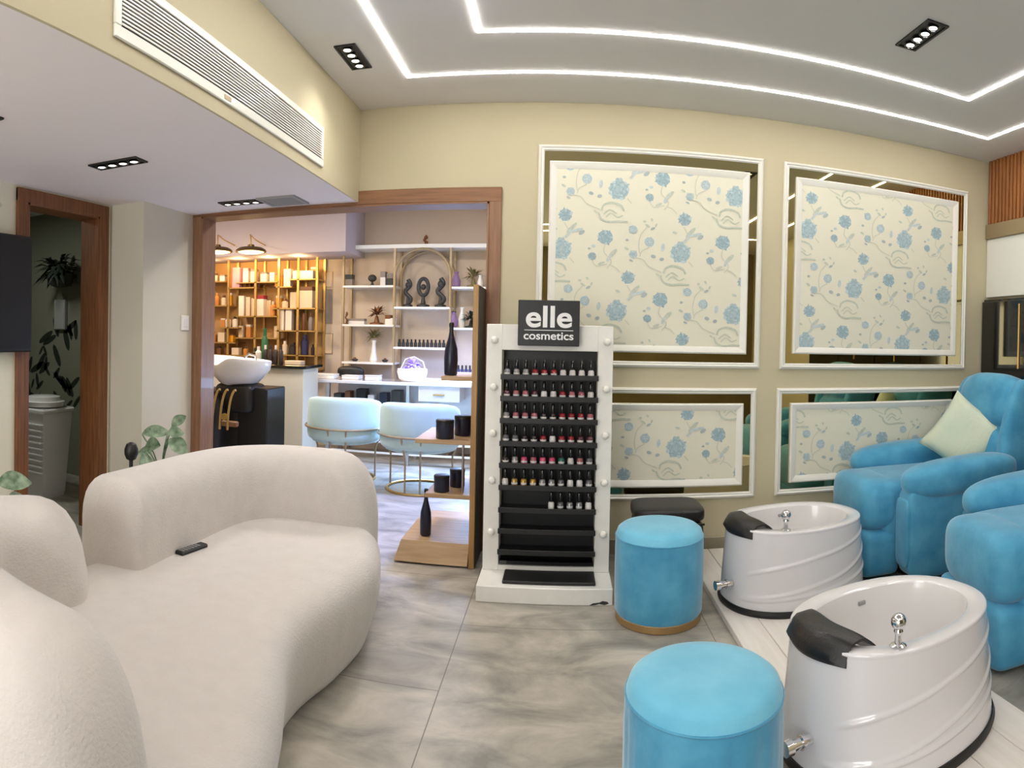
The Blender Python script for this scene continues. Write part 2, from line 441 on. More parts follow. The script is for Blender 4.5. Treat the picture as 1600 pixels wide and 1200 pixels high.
tag(MB().box(XB + .012, XB + .014, 2.33, 2.385, GZ0 + .012, GZ0 + .03).build('badge', 'pale_gold', g, True), 'small pale gold badge')

# ================================================================ WALL PANELS WITH FLOWER WALLPAPER
FLOWERS = []   # (material index, polygon list) in one repeat, metres
def ell(cx, cy, a, b_, rot=0, n=12):
    c, s_ = math.cos(rot), math.sin(rot)
    return [(cx + c * a * math.cos(2 * PI * i / n) - s_ * b_ * math.sin(2 * PI * i / n), cy + s_ * a * math.cos(2 * PI * i / n) + c * b_ * math.sin(2 * PI * i / n)) for i in range(n)]
def stroke(pts, w):
    out = []
    P = spline([(x, y) for x, y in pts], 5)
    for i in range(len(P) - 1):
        d = (P[i + 1] - P[i]); L = d.length or 1; nx, ny = -d.y / L * w, d.x / L * w
        out.append([(P[i].x + nx, P[i].y + ny), (P[i].x - nx, P[i].y - ny), (P[i + 1].x - nx, P[i + 1].y - ny), (P[i + 1].x + nx, P[i + 1].y + ny)])
    return out
U = 1 / 715.0
def F_(m, polys, lay):
    for p in polys: FLOWERS.append((m, [(x * U, -y * U) for x, y in p], lay))
BL, DP, GR, LF, ST, BD = 1, 2, 3, 4, 5, 6
rnd = random.Random(3)
def pompon(cx, cy, r, main, dark, petals=14, spiky=0):
    F_(main, [ell(cx, cy, r * .86, r * .82, 0, 20)], 1)
    for k in range(petals):
        a = 2 * PI * (k + rnd.uniform(-.3, .3)) / petals; q = r * rnd.uniform(.74, .94); F_(main if k % 3 else GR, [ell(cx + q * .86 * math.cos(a), cy + q * .84 * math.sin(a), r * rnd.uniform(.16, .30) * (1.1 if spiky else .9), r * rnd.uniform(.09, .17) * (.8 if spiky else 1.2), a + rnd.uniform(-.4, .4), 8)], 1)
    for rr, cnt in ((.58, 9), (.3, 5)):
        for k in range(cnt):
            a = 2 * PI * k / cnt + rr * 3; F_(dark, stroke([(cx + r * rr * math.cos(a - .35), cy + r * rr * math.sin(a - .35)), (cx + r * (rr + .14) * math.cos(a), cy + r * (rr + .14) * math.sin(a)), (cx + r * rr * math.cos(a + .35), cy + r * rr * math.sin(a + .35))], r * .035), 2)
pompon(0, 0, 54, BL, DP)
pompon(205, -60, 40, DP, BL, 12, 1)
pompon(315, 125, 34, DP, BL, 16, 1)
pompon(145, 30, 22, DP, BD, 8)
pompon(-150, -45, 27, GR, DP, 9)
pompon(-228, -100, 24, GR, DP, 7)
pompon(-225, 16, 22, BL, GR, 8, 1)
def leafp(cx, cy, l, w, a, m=LF): F_(m, [ell(cx, cy, l, w, a, 10)], 1)
for (x, y, l, w, a, m) in [(-130, 22, 12, 8, .3, BD), (-90, 34, 11, 8, -.3, BD), (-85, -22, 9, 20, .1, GR), (-160, -120, 14, 6, .6, LF), (-135, -108, 12, 6, -.5, BD), (-175, -140, 8, 6, 0, LF), (-140, -150, 8, 5, 1, LF), (-120, -125, 9, 5, 2, LF),
                          (345, 185, 34, 9, -.8, LF), (370, 195, 30, 7, -.3, GR), (392, 205, 16, 9, -.6, BD), (330, 212, 26, 7, -1.0, GR), (268, 190, 12, 6, .3, LF),
                          (240, 15, 28, 10, -.8, LF), (222, 38, 18, 8, -1.1, GR), (188, 62, 18, 6, -.4, LF), (150, -18, 10, 7, 0, GR), (130, -5, 7, 5, 0, BD),
                          (-235, 45, 10, 5, .4, BD), (-258, -10, 12, 6, .5, LF), (-256, -50, 8, 6, 0, BD)]: leafp(x, y, l, w, a, m)
F_(ST, stroke([(-225, 30), (-180, 38), (-150, 70), (-90, 95)], 2.4), 1)
F_(ST, stroke([(-150, -20), (-185, 0), (-195, 25)], 2.2), 1)
F_(ST, stroke([(-160, -115), (-190, -80), (-200, -30), (-195, 10)], 2.2), 1)
F_(ST, stroke([(205, -30), (200, 10), (235, 50), (215, 85)], 2.2), 1)
F_(ST, stroke([(145, 50), (165, 75), (215, 65)], 2), 1)
F_(ST, stroke([(40, 40), (60, 62)], 2.5), 1)
F_(ST, stroke([(310, 160), (330, 200), (310, 230)], 2.2), 1)
F_(ST, stroke([(230, 70), (255, 80), (275, 100)], 2), 1)
# the open tulip outline
for pts, w in [([(-95, 110), (-80, 140), (-45, 152), (0, 148), (45, 150)], 4.5), ([(-80, 100), (-70, 75), (-35, 62), (10, 74), (25, 100)], 4.5), ([(-70, 118), (-40, 95), (-10, 112)], 2.6), ([(-60, 132), (-35, 112), (-5, 130), (20, 120)], 2.6), ([(-100, 112), (-115, 102)], 3.5)]:
    F_(LF, stroke(pts, w), 1)
def clip(poly, x0, x1, z0, z1):
    for ax, lim, sg in ((0, x0, 1), (0, x1, -1), (1, z0, 1), (1, z1, -1)):
        out = []
        for i in range(len(poly)):
            a, b_ = poly[i - 1], poly[i]; da, db = sg * (a[ax] - lim), sg * (b_[ax] - lim)
            if (da >= 0) != (db >= 0):
                t = da / (da - db); out.append((a[0] + (b_[0] - a[0]) * t, a[1] + (b_[1] - a[1]) * t))
            if db >= 0: out.append(b_)
        poly = out
        if len(poly) < 3: return None
    return poly
def picture_frame(b, x0, x1, z0, z1, w, y0, y1, prof):
    """mitred moulding: outer edge x0..x1, z0..z1, width w; prof = (share of width, height towards the room)"""
    rings = []
    for t, hgt in prof:
        q = w * t; y = y0 - hgt
        rings.append([(x0 + q, y, z0 + q), (x1 - q, y, z0 + q), (x1 - q, y, z1 - q), (x0 + q, y, z1 - q)])
    b.rings(rings, True, False, False)
def wall_panel(x0, x1, z0, z1, ix0, ix1, iz0, iz1, flower, label, tall):
    r = thing('wall_panel', label, 'wall panel', ((x0 + x1) / 2, D, z0), 0, 'flowered wall panels with mirrored borders')
    b = MB(); picture_frame(b, x0, x1, z0, z1, .040, D, 0, [(0, 0), (0, .010), (.15, .018), (.4, .024), (.6, .016), (.8, .018), (1, .010), (1, 0)])
    b.build('outer_moulding', 'moulding_white', r, True, smooth=20)
    b = MB().box(x0 + .036, x1 - .036, D - .006, D, z0 + .036, z1 - .036)
    b.build('mirror_border', 'mirror', r, True, smooth=0)
    b = MB(); picture_frame(b, ix0, ix1, iz0, iz1, .048, D - .006, 0, [(0, 0), (0, .016), (.2, .024), (.5, .020), (.8, .014), (1, .010), (1, 0)])
    b.build('inner_moulding', 'moulding_white', r, True, smooth=20)
    b = MB().box(ix0 + .04, ix1 - .04, D - .014, D - .006, iz0 + .04, iz1 - .04)
    P = 562 * U; fx, fz = flower
    for i in range(-6, 7):
        for j in range(-5, 6):
            ox = fx + i * P + (P * .53 if j % 2 else 0); oz = fz + j * P * .505
            if ox < x0 - .6 or ox > x1 + .6 or oz < z0 - .5 or oz > z1 + .5: continue
            for fi, (mi, poly, lay) in enumerate(FLOWERS):
                q = clip([(ox + x, oz + z) for x, z in poly], ix0 + .047, ix1 - .047, iz0 + .047, iz1 - .047)
                if q: b.m = mi; b.poly([(x, D - .0145 - .0008 * (lay - 1) - .000002 * fi, z) for x, z in q][::-1])
    b.m = 0
    b.build('wallpaper', ['wallpaper', 'flower_blue', 'flower_deep', 'flower_grey', 'leaf_sage', 'stem_grey', 'bud_dark'], r, True, smooth=0)
    return r
wall_panel(-.165, 1.345, 1.228, 2.665, -.09, 1.245, 1.325, 2.558, at(967, 297, D), 'tall flowered wall panel behind the black cosmetics sign', 1)
wall_panel(1.492, 3.055, 1.228, 2.665, 1.582, 2.955, 1.335, 2.565, at(1333, 452, D), 'tall flowered wall panel nearest the wood slats', 1)
wall_panel(-.165, 1.33, .352, 1.095, -.09, 1.235, .438, .992, at(1056, 699, D), 'low flowered wall panel between polish rack and foot basin', 0)
wall_panel(1.475, 3.045, .352, 1.095, 1.576, 2.93, .438, .992, at(1322, 705, D), 'low flowered wall panel behind the far blue recliner', 0)

# light switch on the column
s_ = thing('light_switch', 'white light switch plate on the pale column beside the wood opening', 'switch', (-2.70, 4.06, 1.42))
MB().box(-2.70, -2.688, 4.01, 4.11, 1.42, 1.535, .004).build('plate', 'white_lacquer', s_, True)
MB().box(-2.688, -2.684, 4.035, 4.085, 1.445, 1.51, .002).build('rocker', 'label_white', s_, True)

# ================================================================ RIGHT WALL
r = thing('slatted_wood_panel', 'warm brown slatted wood panel high on the right wall', 'wall panel', (XR, 3.0, 2.0))
ZS = at(1552, 358, D)[1]
MB().box(XR - .02, XR - .003, .5, D - .01, ZS + .02, HC - .003).build('backing', 'slat_wood', r, True)
for k in range(46):
    y = D - .03 - k * .045
    MB().box(XR - .045, XR - .02, y - .028, y, ZS + .02, HC, .003).build('slat', 'slat_wood', r, True)
tag(MB().box(XR - .05, XR, .5, D - .005, ZS - .10, ZS + .02, .004).build('wall_ledge', 'pale_gold'), 'gold metal ledge running under the slatted wood panel', 'ledge')
tag(MB().box(XR - .03, XR - .002, .5, D - .005, 1.82, ZS - .10, .004).build('wall_shelf_panel', 'white_lacquer'), 'cream upright panel between the gold ledge and black cabinet', 'wall panel')
c = thing('black_cabinet', 'glossy black cabinet front on the right wall beside recliner', 'cabinet', (XR, 3.0, 0))
MB().box(XR - .06, XR - .003, .5, D - .02, .10, 1.80, .004).build('body', 'black_gloss', c, True)
for k in range(4): MB().box(XR - .078, XR - .06, .52 + k * .915, 1.42 + k * .915, .12, 1.78, .004).build('door', 'black_gloss', c, True)
for k in range(3): MB().box(XR - .09, XR - .078, 1.40 + (k + .5) * .915, 1.415 + (k + .5) * .915, 1.25, 1.75, .003).build('handle', 'gold', c, True)

# ================================================================ LEFT WALL: TELEVISION
t = thing('wall_television', 'black flat television on the wall beside the washroom door', 'television', (XL + .02, 2.2, 1.27))
MB().box(XL + .04, XL + .085, 1.50, 2.70, 1.275, 1.985, .008).build('casing', 'black', t, True)
MB().box(XL + .085, XL + .0865, 1.515, 2.685, 1.295, 1.972).build('screen', 'screen', t, True)
MB().box(XL, XL + .04, 1.95, 2.25, 1.5, 1.8, .004).build('bracket', 'black', t, True)

# leaf print on the left wallpaper (surface pattern)
b = MB(); rr = random.Random(5)
for k in range(60):
    y, z = rr.uniform(.4, 2.5), rr.uniform(.2, 2.25); a = rr.uniform(0, 6.3); l = rr.uniform(.04, .1)
    b.poly([(XL + .001, y + px_, z + pz_) for px_, pz_ in ell(0, 0, l, l * .3, a, 10)])
p = b.build('wallpaper_print', 'leaf_sage', smooth=0); tag(p, kind='structure')

# ---- washroom contents
h = thing('laundry_hamper', 'tall white ribbed hamper standing in the dark washroom', 'hamper', (-3.98, 3.80, 0))
b = MB()
b.rings([[(sx * w, sy * w * .85, z) for sx, sy in ((-1, -1), (1, -1), (1, 1), (-1, 1))] for w, z in ((.15, 0), (.16, .04), (.20, .70), (.20, .72))])
b.build('bin', 'basin_white', h)
for k in range(9): MB().box(-.185 - k * .001, .185 + k * .001, -.172 - k * .002, -.15, .22 + k * .05, .235 + k * .05, .003).build('rib', 'basin_white', h)
MB().box(-.22, .22, -.19, .19, .72, .76, .012).build('lid', 'basin_white', h)
tag(MB().lathe([(.12, 0), (.17, .01), (.18, .05), (.15, .055), (.14, .09), (.12, .095), (.03, .1)], (-3.95, 3.80, .76), 24).build('folded_bag', 'basin_white'), 'round white lidded tub on top of the washroom hamper', 'tub')
def leaves_cluster(b, c, n, l, w, spread, rng, droop=.2):
    for k in range(n):
        a = rng.uniform(0, 2 * PI); el = rng.uniform(-.3, 1.2)
        d = Vector((math.cos(a) * math.cos(el), math.sin(a) * math.cos(el), math.sin(el)))
        base = Vector(c) + d * spread * rng.uniform(0, .5); tip = base + d * l * rng.uniform(.6, 1.1) + Vector((0, 0, -droop * l))
        mid = (base + tip) / 2 + Vector((0, 0, .15 * l)); side = d.cross(Vector((0, 0, 1)))
        if side.length < .1: side = Vector((1, 0, 0))
        side = side.normalized() * w
        b.add([base, mid + side - Vector((0, 0, .1 * w)), mid + Vector((0, 0, .2 * w)), mid - side - Vector((0, 0, .1 * w)), tip], [(0, 1, 2), (0, 2, 3), (1, 4, 2), (2, 4, 3)])
rg = random.Random(11)
h = thing('hanging_plant', 'dark trailing plant hanging high on the washroom wall', 'plant', (-4.35, 4.43, 1.9))
b = MB(); leaves_cluster(b, (-4.35, 4.36, 1.98), 110, .2, .028, .22, rg, .5); b.build('foliage', 'dark_plant', h, True, smooth=0)
MB().lathe([(.06, 0), (.1, .02), (.13, .12), (.12, .125)], (-4.35, 4.40, 1.83), 16).build('pot', 'pot_dark', h, True)
tag(MB().box(-4.55, -4.40, 4.50, 4.55, 1.42, 1.72, .01).build('paper_dispenser', 'grey_plastic'), 'pale dispenser box under the hanging washroom plant', 'dispenser')
b = MB()
for k in range(90):
    x, z = rr.uniform(-5.3, -3.3), rr.uniform(.6, 1.5); a = rr.uniform(.4, 2.6); l = rr.uniform(.05, .13)
    b.poly([(x + px_, 4.549, z + pz_) for px_, pz_ in ell(0, 0, l, l * .28, a, 10)])
tag(b.build('wallpaper_print', 'dark_plant', smooth=0), kind='structure')

light('washroom_fill', 'AREA', (-4.2, 3.2, 2.55), 13, (.95, 1, .9), .3)  # fill light added to lift the dark washroom, no fitting
# ---- plants behind the sofa
def potted_plant(name, label, loc, hgt, leaves, pot_r=.14, pot_h=.3):
    r = thing(name, label, 'plant', loc)
    MB().lathe([(pot_r * .75, 0), (pot_r * .8, .01), (pot_r, pot_h), (pot_r * .93, pot_h), (pot_r * .9, pot_h - .03), (.01, pot_h - .03)], (0, 0, 0), 24).build('pot', 'pot_dark', r)
    rg = random.Random(int(abs(loc[0] * 100)))
    st = MB(); lf = MB()
    for (dx, dy, dz, L, wd, ang, tilt) in leaves:
        tip = Vector((dx, dy, dz)); st.tube(spline([(0, 0, pot_h - .04), (dx * .25, dy * .25, (pot_h + dz) * .55), tuple(tip)], 5), .005, 6)
        # broad oval leaf with a fold along its rib
        n = 8; d = Vector((math.cos(ang), math.sin(ang), tilt)).normalized(); sd = d.cross(Vector((.55, -.62, .56)).normalized()).normalized(); up = sd.cross(d)
        L0 = []; vs = []
        for k in range(n + 1):
            t = k / n; wv = wd * math.sin(PI * min(1, t * .96 + .02)) ** .8; c_ = tip + d * (t * L) + Vector((0, 0, -.25 * L * t * t))
            vs += [c_ + sd * wv + up * wv * .25, c_, c_ - sd * wv + up * wv * .25]
        fs = []
        for k in range(n):
            a = 3 * k; fs += [(a, a + 1, a + 4, a + 3), (a + 1, a + 2, a + 5, a + 4)]
        lf.add(vs, fs)
    st.build('stem', 'plant', r); lf.build('leaf', 'plant', r, smooth=60)
    return r
potted_plant('potted_plant', 'broad-leaved green potted plant behind the sofa by the column', (-2.40, 3.36, 0), .8,
   [(.08, 0, .80, .15, .035, .2, 1.2), (-.12, -.05, .74, .20, .045, .4, .35), (.06, .0, .72, .16, .055, -.1, -.3), (-.10, -.04, .66, .18, .05, -.3, .45), (.06, -.02, .76, .12, .04, .2, .3), (.0, -.08, .58, .2, .07, -1.4, .2), (-.12, .05, .60, .18, .06, 2.8, .1)])
tag(MB().lathe([(.10, 0), (.10, .012), (.012, .02), (.012, .63), (.03, .64), (.042, .67), (.042, .70), (.03, .73), (.01, .74)], (-2.38, 3.02, 0), 16).build('floor_stand', 'black'), 'slim black stand with a round top showing behind the sofa back', 'stand')
potted_plant('potted_plant', 'green potted plant under the television at the left photo edge', (-2.78, 2.22, 0), .5,
   [(0.05, .05, .55, .2, .06, .9, .3), (.05, -.08, .50, .2, .06, -.6, .2), (.08, .1, .44, .18, .06, 1.6, .1), (.1, .0, .46, .18, .06, .2, .1)], .12, .26)

# ================================================================ THE SOFA
def seat_outline():
    return spline([(-.92, 3.14), (-.83, 2.95), (-.775, 2.68), (-.80, 2.38), (-.85, 2.12), (-.83, 1.88), (-.72, 1.58), (-.63, 1.25), (-.68, .98), (-.9, .82), (-1.25, .80), (-1.6, .90), (-1.82, 1.15), (-1.90, 1.5), (-1.86, 1.85),
                   (-1.84, 2.3), (-1.83, 2.8), (-1.72, 3.15), (-1.45, 3.34), (-1.15, 3.32)], 8, True)
def pillow(outline, prof):
    P = [Vector((p[0], p[1])) for p in outline]; N = len(P)
    area = sum(P[i].x * P[(i + 1) % N].y - P[(i + 1) % N].x * P[i].y for i in range(N))
    sg = 1 if area > 0 else -1
    nrm = []
    for i in range(N):
        d = (P[(i + 1) % N] - P[i - 1]).normalized(); nrm.append(Vector((d.y, -d.x)) * sg)
    return [[(P[i].x - nrm[i].x * q, P[i].y - nrm[i].y * q, z) for i in range(N)] for z, q in prof]
def arc_prof(zt, r, n=7, n_sup=2.2):
    return [(zt - r + r * math.sin(PI / 2 * k / n) ** (2 / n_sup), r - r * math.cos(PI / 2 * k / n) ** (2 / n_sup)) for k in range(n + 1)]
sofa = thing('curved_sofa', 'cream-grey curved sofa with two wrapped backrests filling the lower left', 'sofa', (-1.3, 2.0, 0))
b = MB(); b.rings(pillow(seat_outline(), [(.025, .07), (.03, .055), (.06, .045), (.16, .015), (.25, 0)] + [(z, q * 1.0) for z, q in arc_prof(.425, .11)] + [(.43, .16), (.432, .22)]))
b.build('seat', 'sofa', sofa, True, smooth=60)
b = MB(); b.rings(pillow(seat_outline(), [(0, .12), (.03, .12)])); b.build('plinth', 'black', sofa, True)
def band(path, w, H, L0, L1, hfun=None, e0=3.2, e1=2.4, z0=.03):
    """upholstered back swept along PATH with rounded top and ends"""
    P = spline(path, 14); acc = [0]
    for i in range(1, len(P)): acc.append(acc[-1] + (P[i] - P[i - 1]).length)
    T = acc[-1]; st = []
    def pt(s_):
        s_ = max(0, min(T, s_))
        for i in range(1, len(P)):
            if acc[i] >= s_:
                t = (s_ - acc[i - 1]) / (acc[i] - acc[i - 1] or 1); return P[i - 1].lerp(P[i], t)
        return P[-1]
    ss = [L0 * (1 - math.cos(PI / 2 * k / 8)) for k in range(8)] + [L0 + (T - L0 - L1) * k / 40 for k in range(41)] + [T - L1 + L1 * math.sin(PI / 2 * k / 10) for k in range(1, 11)]
    rings = []
    for s_ in ss:
        k = 1.0
        if s_ < L0: k = (1 - (1 - s_ / L0) ** e0) ** (1 / e0)
        if s_ > T - L1: k = (1 - ((s_ - T + L1) / L1) ** e1) ** (1 / e1) if s_ < T else 0
        k = max(k, .02)
        c_ = pt(s_); d = (pt(s_ + .04) - pt(s_ - .04)).normalized(); n_ = Vector((-d.y, d.x))
        HH = (hfun(s_ / T) if hfun else H); ww = w * k; ht = z0 + (HH - z0) * (k ** .6); rr = min(w * 1.05, ht) * (k ** .5)
        sec = [(-ww * .96, z0)]
        for q in range(1, 5): sec.append((-ww * (.96 + .04 * math.sin(PI * q / 8)), z0 + (ht - rr - z0) * q / 5))
        for q in range(0, 15):
            a = PI - PI * q / 14; sec.append((ww * math.copysign(abs(math.cos(a)) ** (2 / 2.3), math.cos(a)), ht - rr + rr * math.sin(a) ** (2 / 2.3)))
        for q in range(4, 0, -1): sec.append((ww * (.96 + .04 * math.sin(PI * q / 8)), z0 + (ht - rr - z0) * q / 5))
        sec.append((ww * .96, z0))
        rings.append([(c_.x + n_.x * x, c_.y + n_.y * x, z) for x, z in sec])
    return MB().rings(rings)
band([(-1.73, 2.03), (-1.735, 2.35), (-1.735, 2.75), (-1.67, 3.03), (-1.50, 3.20), (-1.28, 3.24), (-1.08, 3.22), (-.94, 3.18)], .165, .81, .085, .26, lambda t: .80 - .02 * t, 4.2).build('backrest', 'sofa', sofa, True, smooth=60)
band([(-1.57, 1.76), (-1.74, 1.62), (-1.83, 1.42), (-1.77, 1.22), (-1.55, 1.06), (-1.25, .97), (-.95, .93), (-.71, .93)], .18, .80, .24, .30, lambda t: .78 + .03 * t, 2.4, 2.2).build('backrest', 'sofa', sofa, True, smooth=60)
rc = thing('remote_control', 'slim dark remote control lying on the sofa seat by the backrest', 'remote control', (-1.535, 2.39, .430), 1.40)
MB().box(-.085, .085, -.024, .024, 0, .018, .005).build('body', 'black', rc)
b = MB()
for i in range(6):
    for j in range(3): b.box(-.07 + i * .02, -.058 + i * .02, -.015 + j * .011, -.008 + j * .011, .018, .0195)
b.build('buttons', 'grey_plastic', rc)

# ================================================================ OTTOMANS
def ottoman(label, loc, rz, folds):
    r = thing('round_ottoman', label, 'ottoman', loc, rz, 'round blue velvet ottomans')
    R, H = .225, .47
    n = 96; rings = []
    rg = random.Random(4); fold = [rg.uniform(-1, 1) for _ in range(24)]
    prof = [(R * .955, .036), (R * .99, .05), (R * 1.0, .2), (R, .34), (R, H - .075), (R * .99, H - .05), (R * .95, H - .022), (R * .86, H - .006), (R * .7, H), (R * .35, H + .004), (.002, H + .005)]
    for rr, z in prof:
        ring = []
        for i in range(n):
            a = 2 * PI * i / n; q = rr
            if .06 < z < H - .05 and folds:
                t = math.sin(a * 13 + 1.3 * math.sin(a * 3)) * .5 + math.sin(a * 29 + 2) * .3
                q += folds * t * (1 if z < H - .09 else .3)
            ring.append((q * math.cos(a), q * math.sin(a), z))
        rings.append(ring)
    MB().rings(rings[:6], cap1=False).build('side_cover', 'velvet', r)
    MB().rings(rings[5:], cap0=False).build('top_cushion', 'velvet_lit', r)
    MB().tube([((R - .002) * math.cos(2 * PI * i / 64), (R - .002) * math.sin(2 * PI * i / 64), H - .052) for i in range(64)], .004, 6, True).build('piping', 'velvet', r)
    MB().lathe([(R * .95, 0), (R * .97, .004), (R * .97, .036), (R * .95, .042)], (0, 0, 0), 64).build('base_ring', 'bronze_gold', r)
    return r
ottoman('blue velvet round ottoman beside the polish rack with gold base showing', (.525, 3.22, 0), 0, .0008)
ottoman('blue velvet round ottoman in the foreground before the nearer foot basin', (.425, 1.76, 0), .6, .0055)
# black lidded bin behind the far ottoman
k = thing('black_storage_box', 'black padded lidded box between the far ottoman and wall panel', 'box', (.67, 3.86, 0))
MB().soft((0, 0, .17), (.205, .17, .17), 9).build('body', 'black_leather', k)
MB().soft((0, 0, .372), (.215, .18, .045), 5).build('lid', 'black_leather', k)
MB().box(-.2, .2, -.178, -.17, .318, .33, .002).build('seam', 'black', k)

# ================================================================ PLATFORM AND FOOT BASINS
pl = thing('footbath_platform', 'low white plank platform on the floor under both foot basins', 'platform', (1.2, 3.0, 0))
for kx in range(5):
    MB().box(.84 + kx * .158, .995 + kx * .158, 1.35, 4.12, 0, .035, .003).build('plank', 'plank_white', pl, True)
def sup(a, b_, n, N=96):
    out = []
    for i in range(N):
        t = 2 * PI * i / N; c_, s2 = math.cos(t), math.sin(t)
        out.append((a * math.copysign(abs(c_) ** (2 / n), c_), b_ * math.copysign(abs(s2) ** (2 / n), s2)))
    return out
def foot_basin(label, loc, rz):
    r = thing('foot_basin', label, 'foot basin', loc, rz, 'white oval pedicure foot basins')
    H = .42; A, B = .385, .285
    def ring(a, b_, z, e=2.25): return [(x, y, z) for x, y in sup(a, b_, e)]
    # relief lines swirl round the wall: offset as a function of angle and height
    def wall(z, N=96):
        t = (z - .0) / H; a = A + .03 * (1 - t); b_ = B + .03 * (1 - t)
        out = []
        for i, (x, y) in enumerate(sup(a, b_, 2.25, N)):
            ang = 2 * PI * i / N; off = 0
            for (ph, lo, hi, span) in ((-2.75, .19, .375, 2.75), (-2.75, .085, .36, 3.15), (-2.9, .075, .20, 3.4)):
                u = (ang - ph) % (2 * PI)
                if u < span:
                    q = u / span; zz = lo + (hi - lo) * (q ** 1.5 if lo < .15 else q ** .8); d = abs(z - zz)
                    if d < .011: off = max(off, .0065 * (1 - (d / .011) ** 2) * min(1, u * 5, (span - u) * 5))
            L = math.hypot(x, y); out.append((x * (1 + off / L), y * (1 + off / L), z))
        return out
    N = 192
    rings = [wall(.03 + (H - .045) * k / 70, N) for k in range(71)]
    rings += [[(x, y, z) for x, y in sup(A + dx, B + dx, 2.25, N)] for dx, z in ((.003, H - .008), (0, H - .002), (-.006, H), (-.06, H - .002), (-.068, H - .008))]
    MB().rings(rings, cap1=False).build('tub', 'acrylic', r, smooth=60)
    # basin shifted towards the sitter
    bs = []
    for dx, z in ((.0, H - .008), (.006, H - .03), (.02, H - .14), (.045, H - .24), (.09, H - .275), (.16, H - .285)):
        bs.append([(x, y, z) for x, y in sup(A - .068 - dx, B - .068 - dx * .9, 2.25, N)])
    MB().rings(bs, cap0=False).build('bowl', 'basin_white', r, smooth=60)
    MB().rings([ring(A + .036, B + .036, 0), ring(A + .040, B + .040, .015), ring(A + .034, B + .034, .032)]).build('base_trim', 'black', r)
    # black foot pad draped over the narrow end
    pd = MB(); rows = []
    for i in range(13):
        u = -1 + 2 * i / 12
        row = []
        for j in range(15):
            t = j / 14
            y = u * .155 * (1 - .10 * math.sin(PI * t)) ; 
            x = -.412 + t * .20 + .055 * u * u * (1 - t) + .022 * u * u * t
            z = H + .028 - .05 * max(0, (.22 - t) / .22) ** 1.6 - .055 * max(0, (t - .55) / .45) ** 1.3 + .012 * math.sin(PI * t) - .018 * abs(u) ** 4
            row.append((x, y, z))
        rows.append(row)
    top = rows; bot = [[(x + .012 * (1 if j < 3 else 0), y * .97, z - (.034 if 3 < j < 11 else .022) * (1 - .65 * abs(-1 + 2 * i / 12) ** 4)) for j, (x, y, z) in enumerate(row)] for i, row in enumerate(rows)]
    sec = [t_ + b2[::-1] for t_, b2 in zip(top, bot)]
    pd.rings(sec)
    pd.build('foot_pad', 'black_leather', r, smooth=60)
    # chrome diverter knob on the rim
    fx, fy = -.19, -.218
    MB().lathe([(.026, 0), (.027, .006), (.022, .010), (.012, .012), (.011, .04), (.016, .05), (.014, .058), (.009, .06)], (fx, fy, H - .002), 20).build('faucet_base', 'chrome', r)
    MB().sphere((fx, fy, H + .078), .026, 20, 14).build('faucet_knob', 'chrome', r)
    MB().lathe([(.017, 0), (.018, .004), (.004, .006)], (.2, 0, .136), 20).build('drain', 'chrome', r)
    MB().box(.02, .055, B - .085, B - .07, H - .06, H - .045, .003).build('overflow', 'grey_plastic', r)
    MB().cyl((-.40, -.05, .13), (-.475, -.05, .13), .017, n=16).cyl((-.475, -.05, .13), (-.50, -.05, .13), .024, n=16).cyl((-.43, -.05, .13), (-.44, -.05, .13), .023, n=16).build('water_inlet', 'chrome', r)
    return r
foot_basin('white oval foot basin nearer the camera between ottoman and recliner', (1.165, 2.00, .035), .26)
foot_basin('white oval foot basin farther back near the flowered wall panels', (1.285, 3.30, .035), .20)

# ================================================================ RECLINERS
def recliner(label, loc, rz):
    r = thing('recliner_armchair', label, 'armchair', loc, rz, 'blue velvet recliners')
    # +x faces forward
    MB().box(-.62, .22, -.33, .33, .0, .045, .01).build('base', 'black', r)
    MB().soft((-.17, 0, .28), (.55, .29, .22), 8).build('seat_base', 'velvet', r)
    MB().soft((-.05, 0, .49), (.52, .285, .10), 4.5).build('seat_cushion', 'velvet', r)
    MB().soft((.36, 0, .43), (.14, .285, .165), 3.6).build('footrest_pad', 'velvet', r)
    MB().soft((.37, 0, .155), (.13, .285, .145), 7).build('lower_front_panel', 'velvet', r)
    for s in (-1, 1):
        sd = MB().soft((-.22, s * .36, .30), (.50, .085, .275), 9, n=16).build('side_panel', 'velvet', r)
        MB().soft((.275, s * .36, .30), (.022, .07, .2), 6).build('front_pocket', 'velvet', sd)
        MB().soft((-.13, s * .365, .61), (.42, .125, .112), 2.8, (0, .06, 0)).build('armrest', 'velvet', r)
    MB().soft((-.62, 0, .66), (.13, .30, .30), 4.5, (0, -.22, 0)).build('backrest', 'velvet', r)
    MB().soft((-.56, 0, .72), (.10, .29, .15), 3, (0, -.22, 0)).build('lumbar_cushion', 'velvet', r)
    MB().soft((-.66, 0, 1.02), (.15, .33, .20), 3.2, (0, -.3, 0)).build('head_cushion', 'velvet', r)
    for s in (-1, 1): MB().soft((-.67, s * .30, .87), (.16, .06, .32), 3.5, (0, -.25, 0)).build('back_wing', 'velvet', r)
    return r
recliner('blue velvet recliner with a pale cushion against the flowered wall', (2.25, 3.62, 0), PI - .02)
recliner('blue velvet recliner cut by the right edge beside the nearer basin', (2.25, 2.31, 0), PI - .10)
cu = thing('throw_cushion', 'pale sage square cushion leaning in the far blue recliner', 'cushion', (2.64, 3.60, .79))
b = MB(); N_ = 14; rows = []
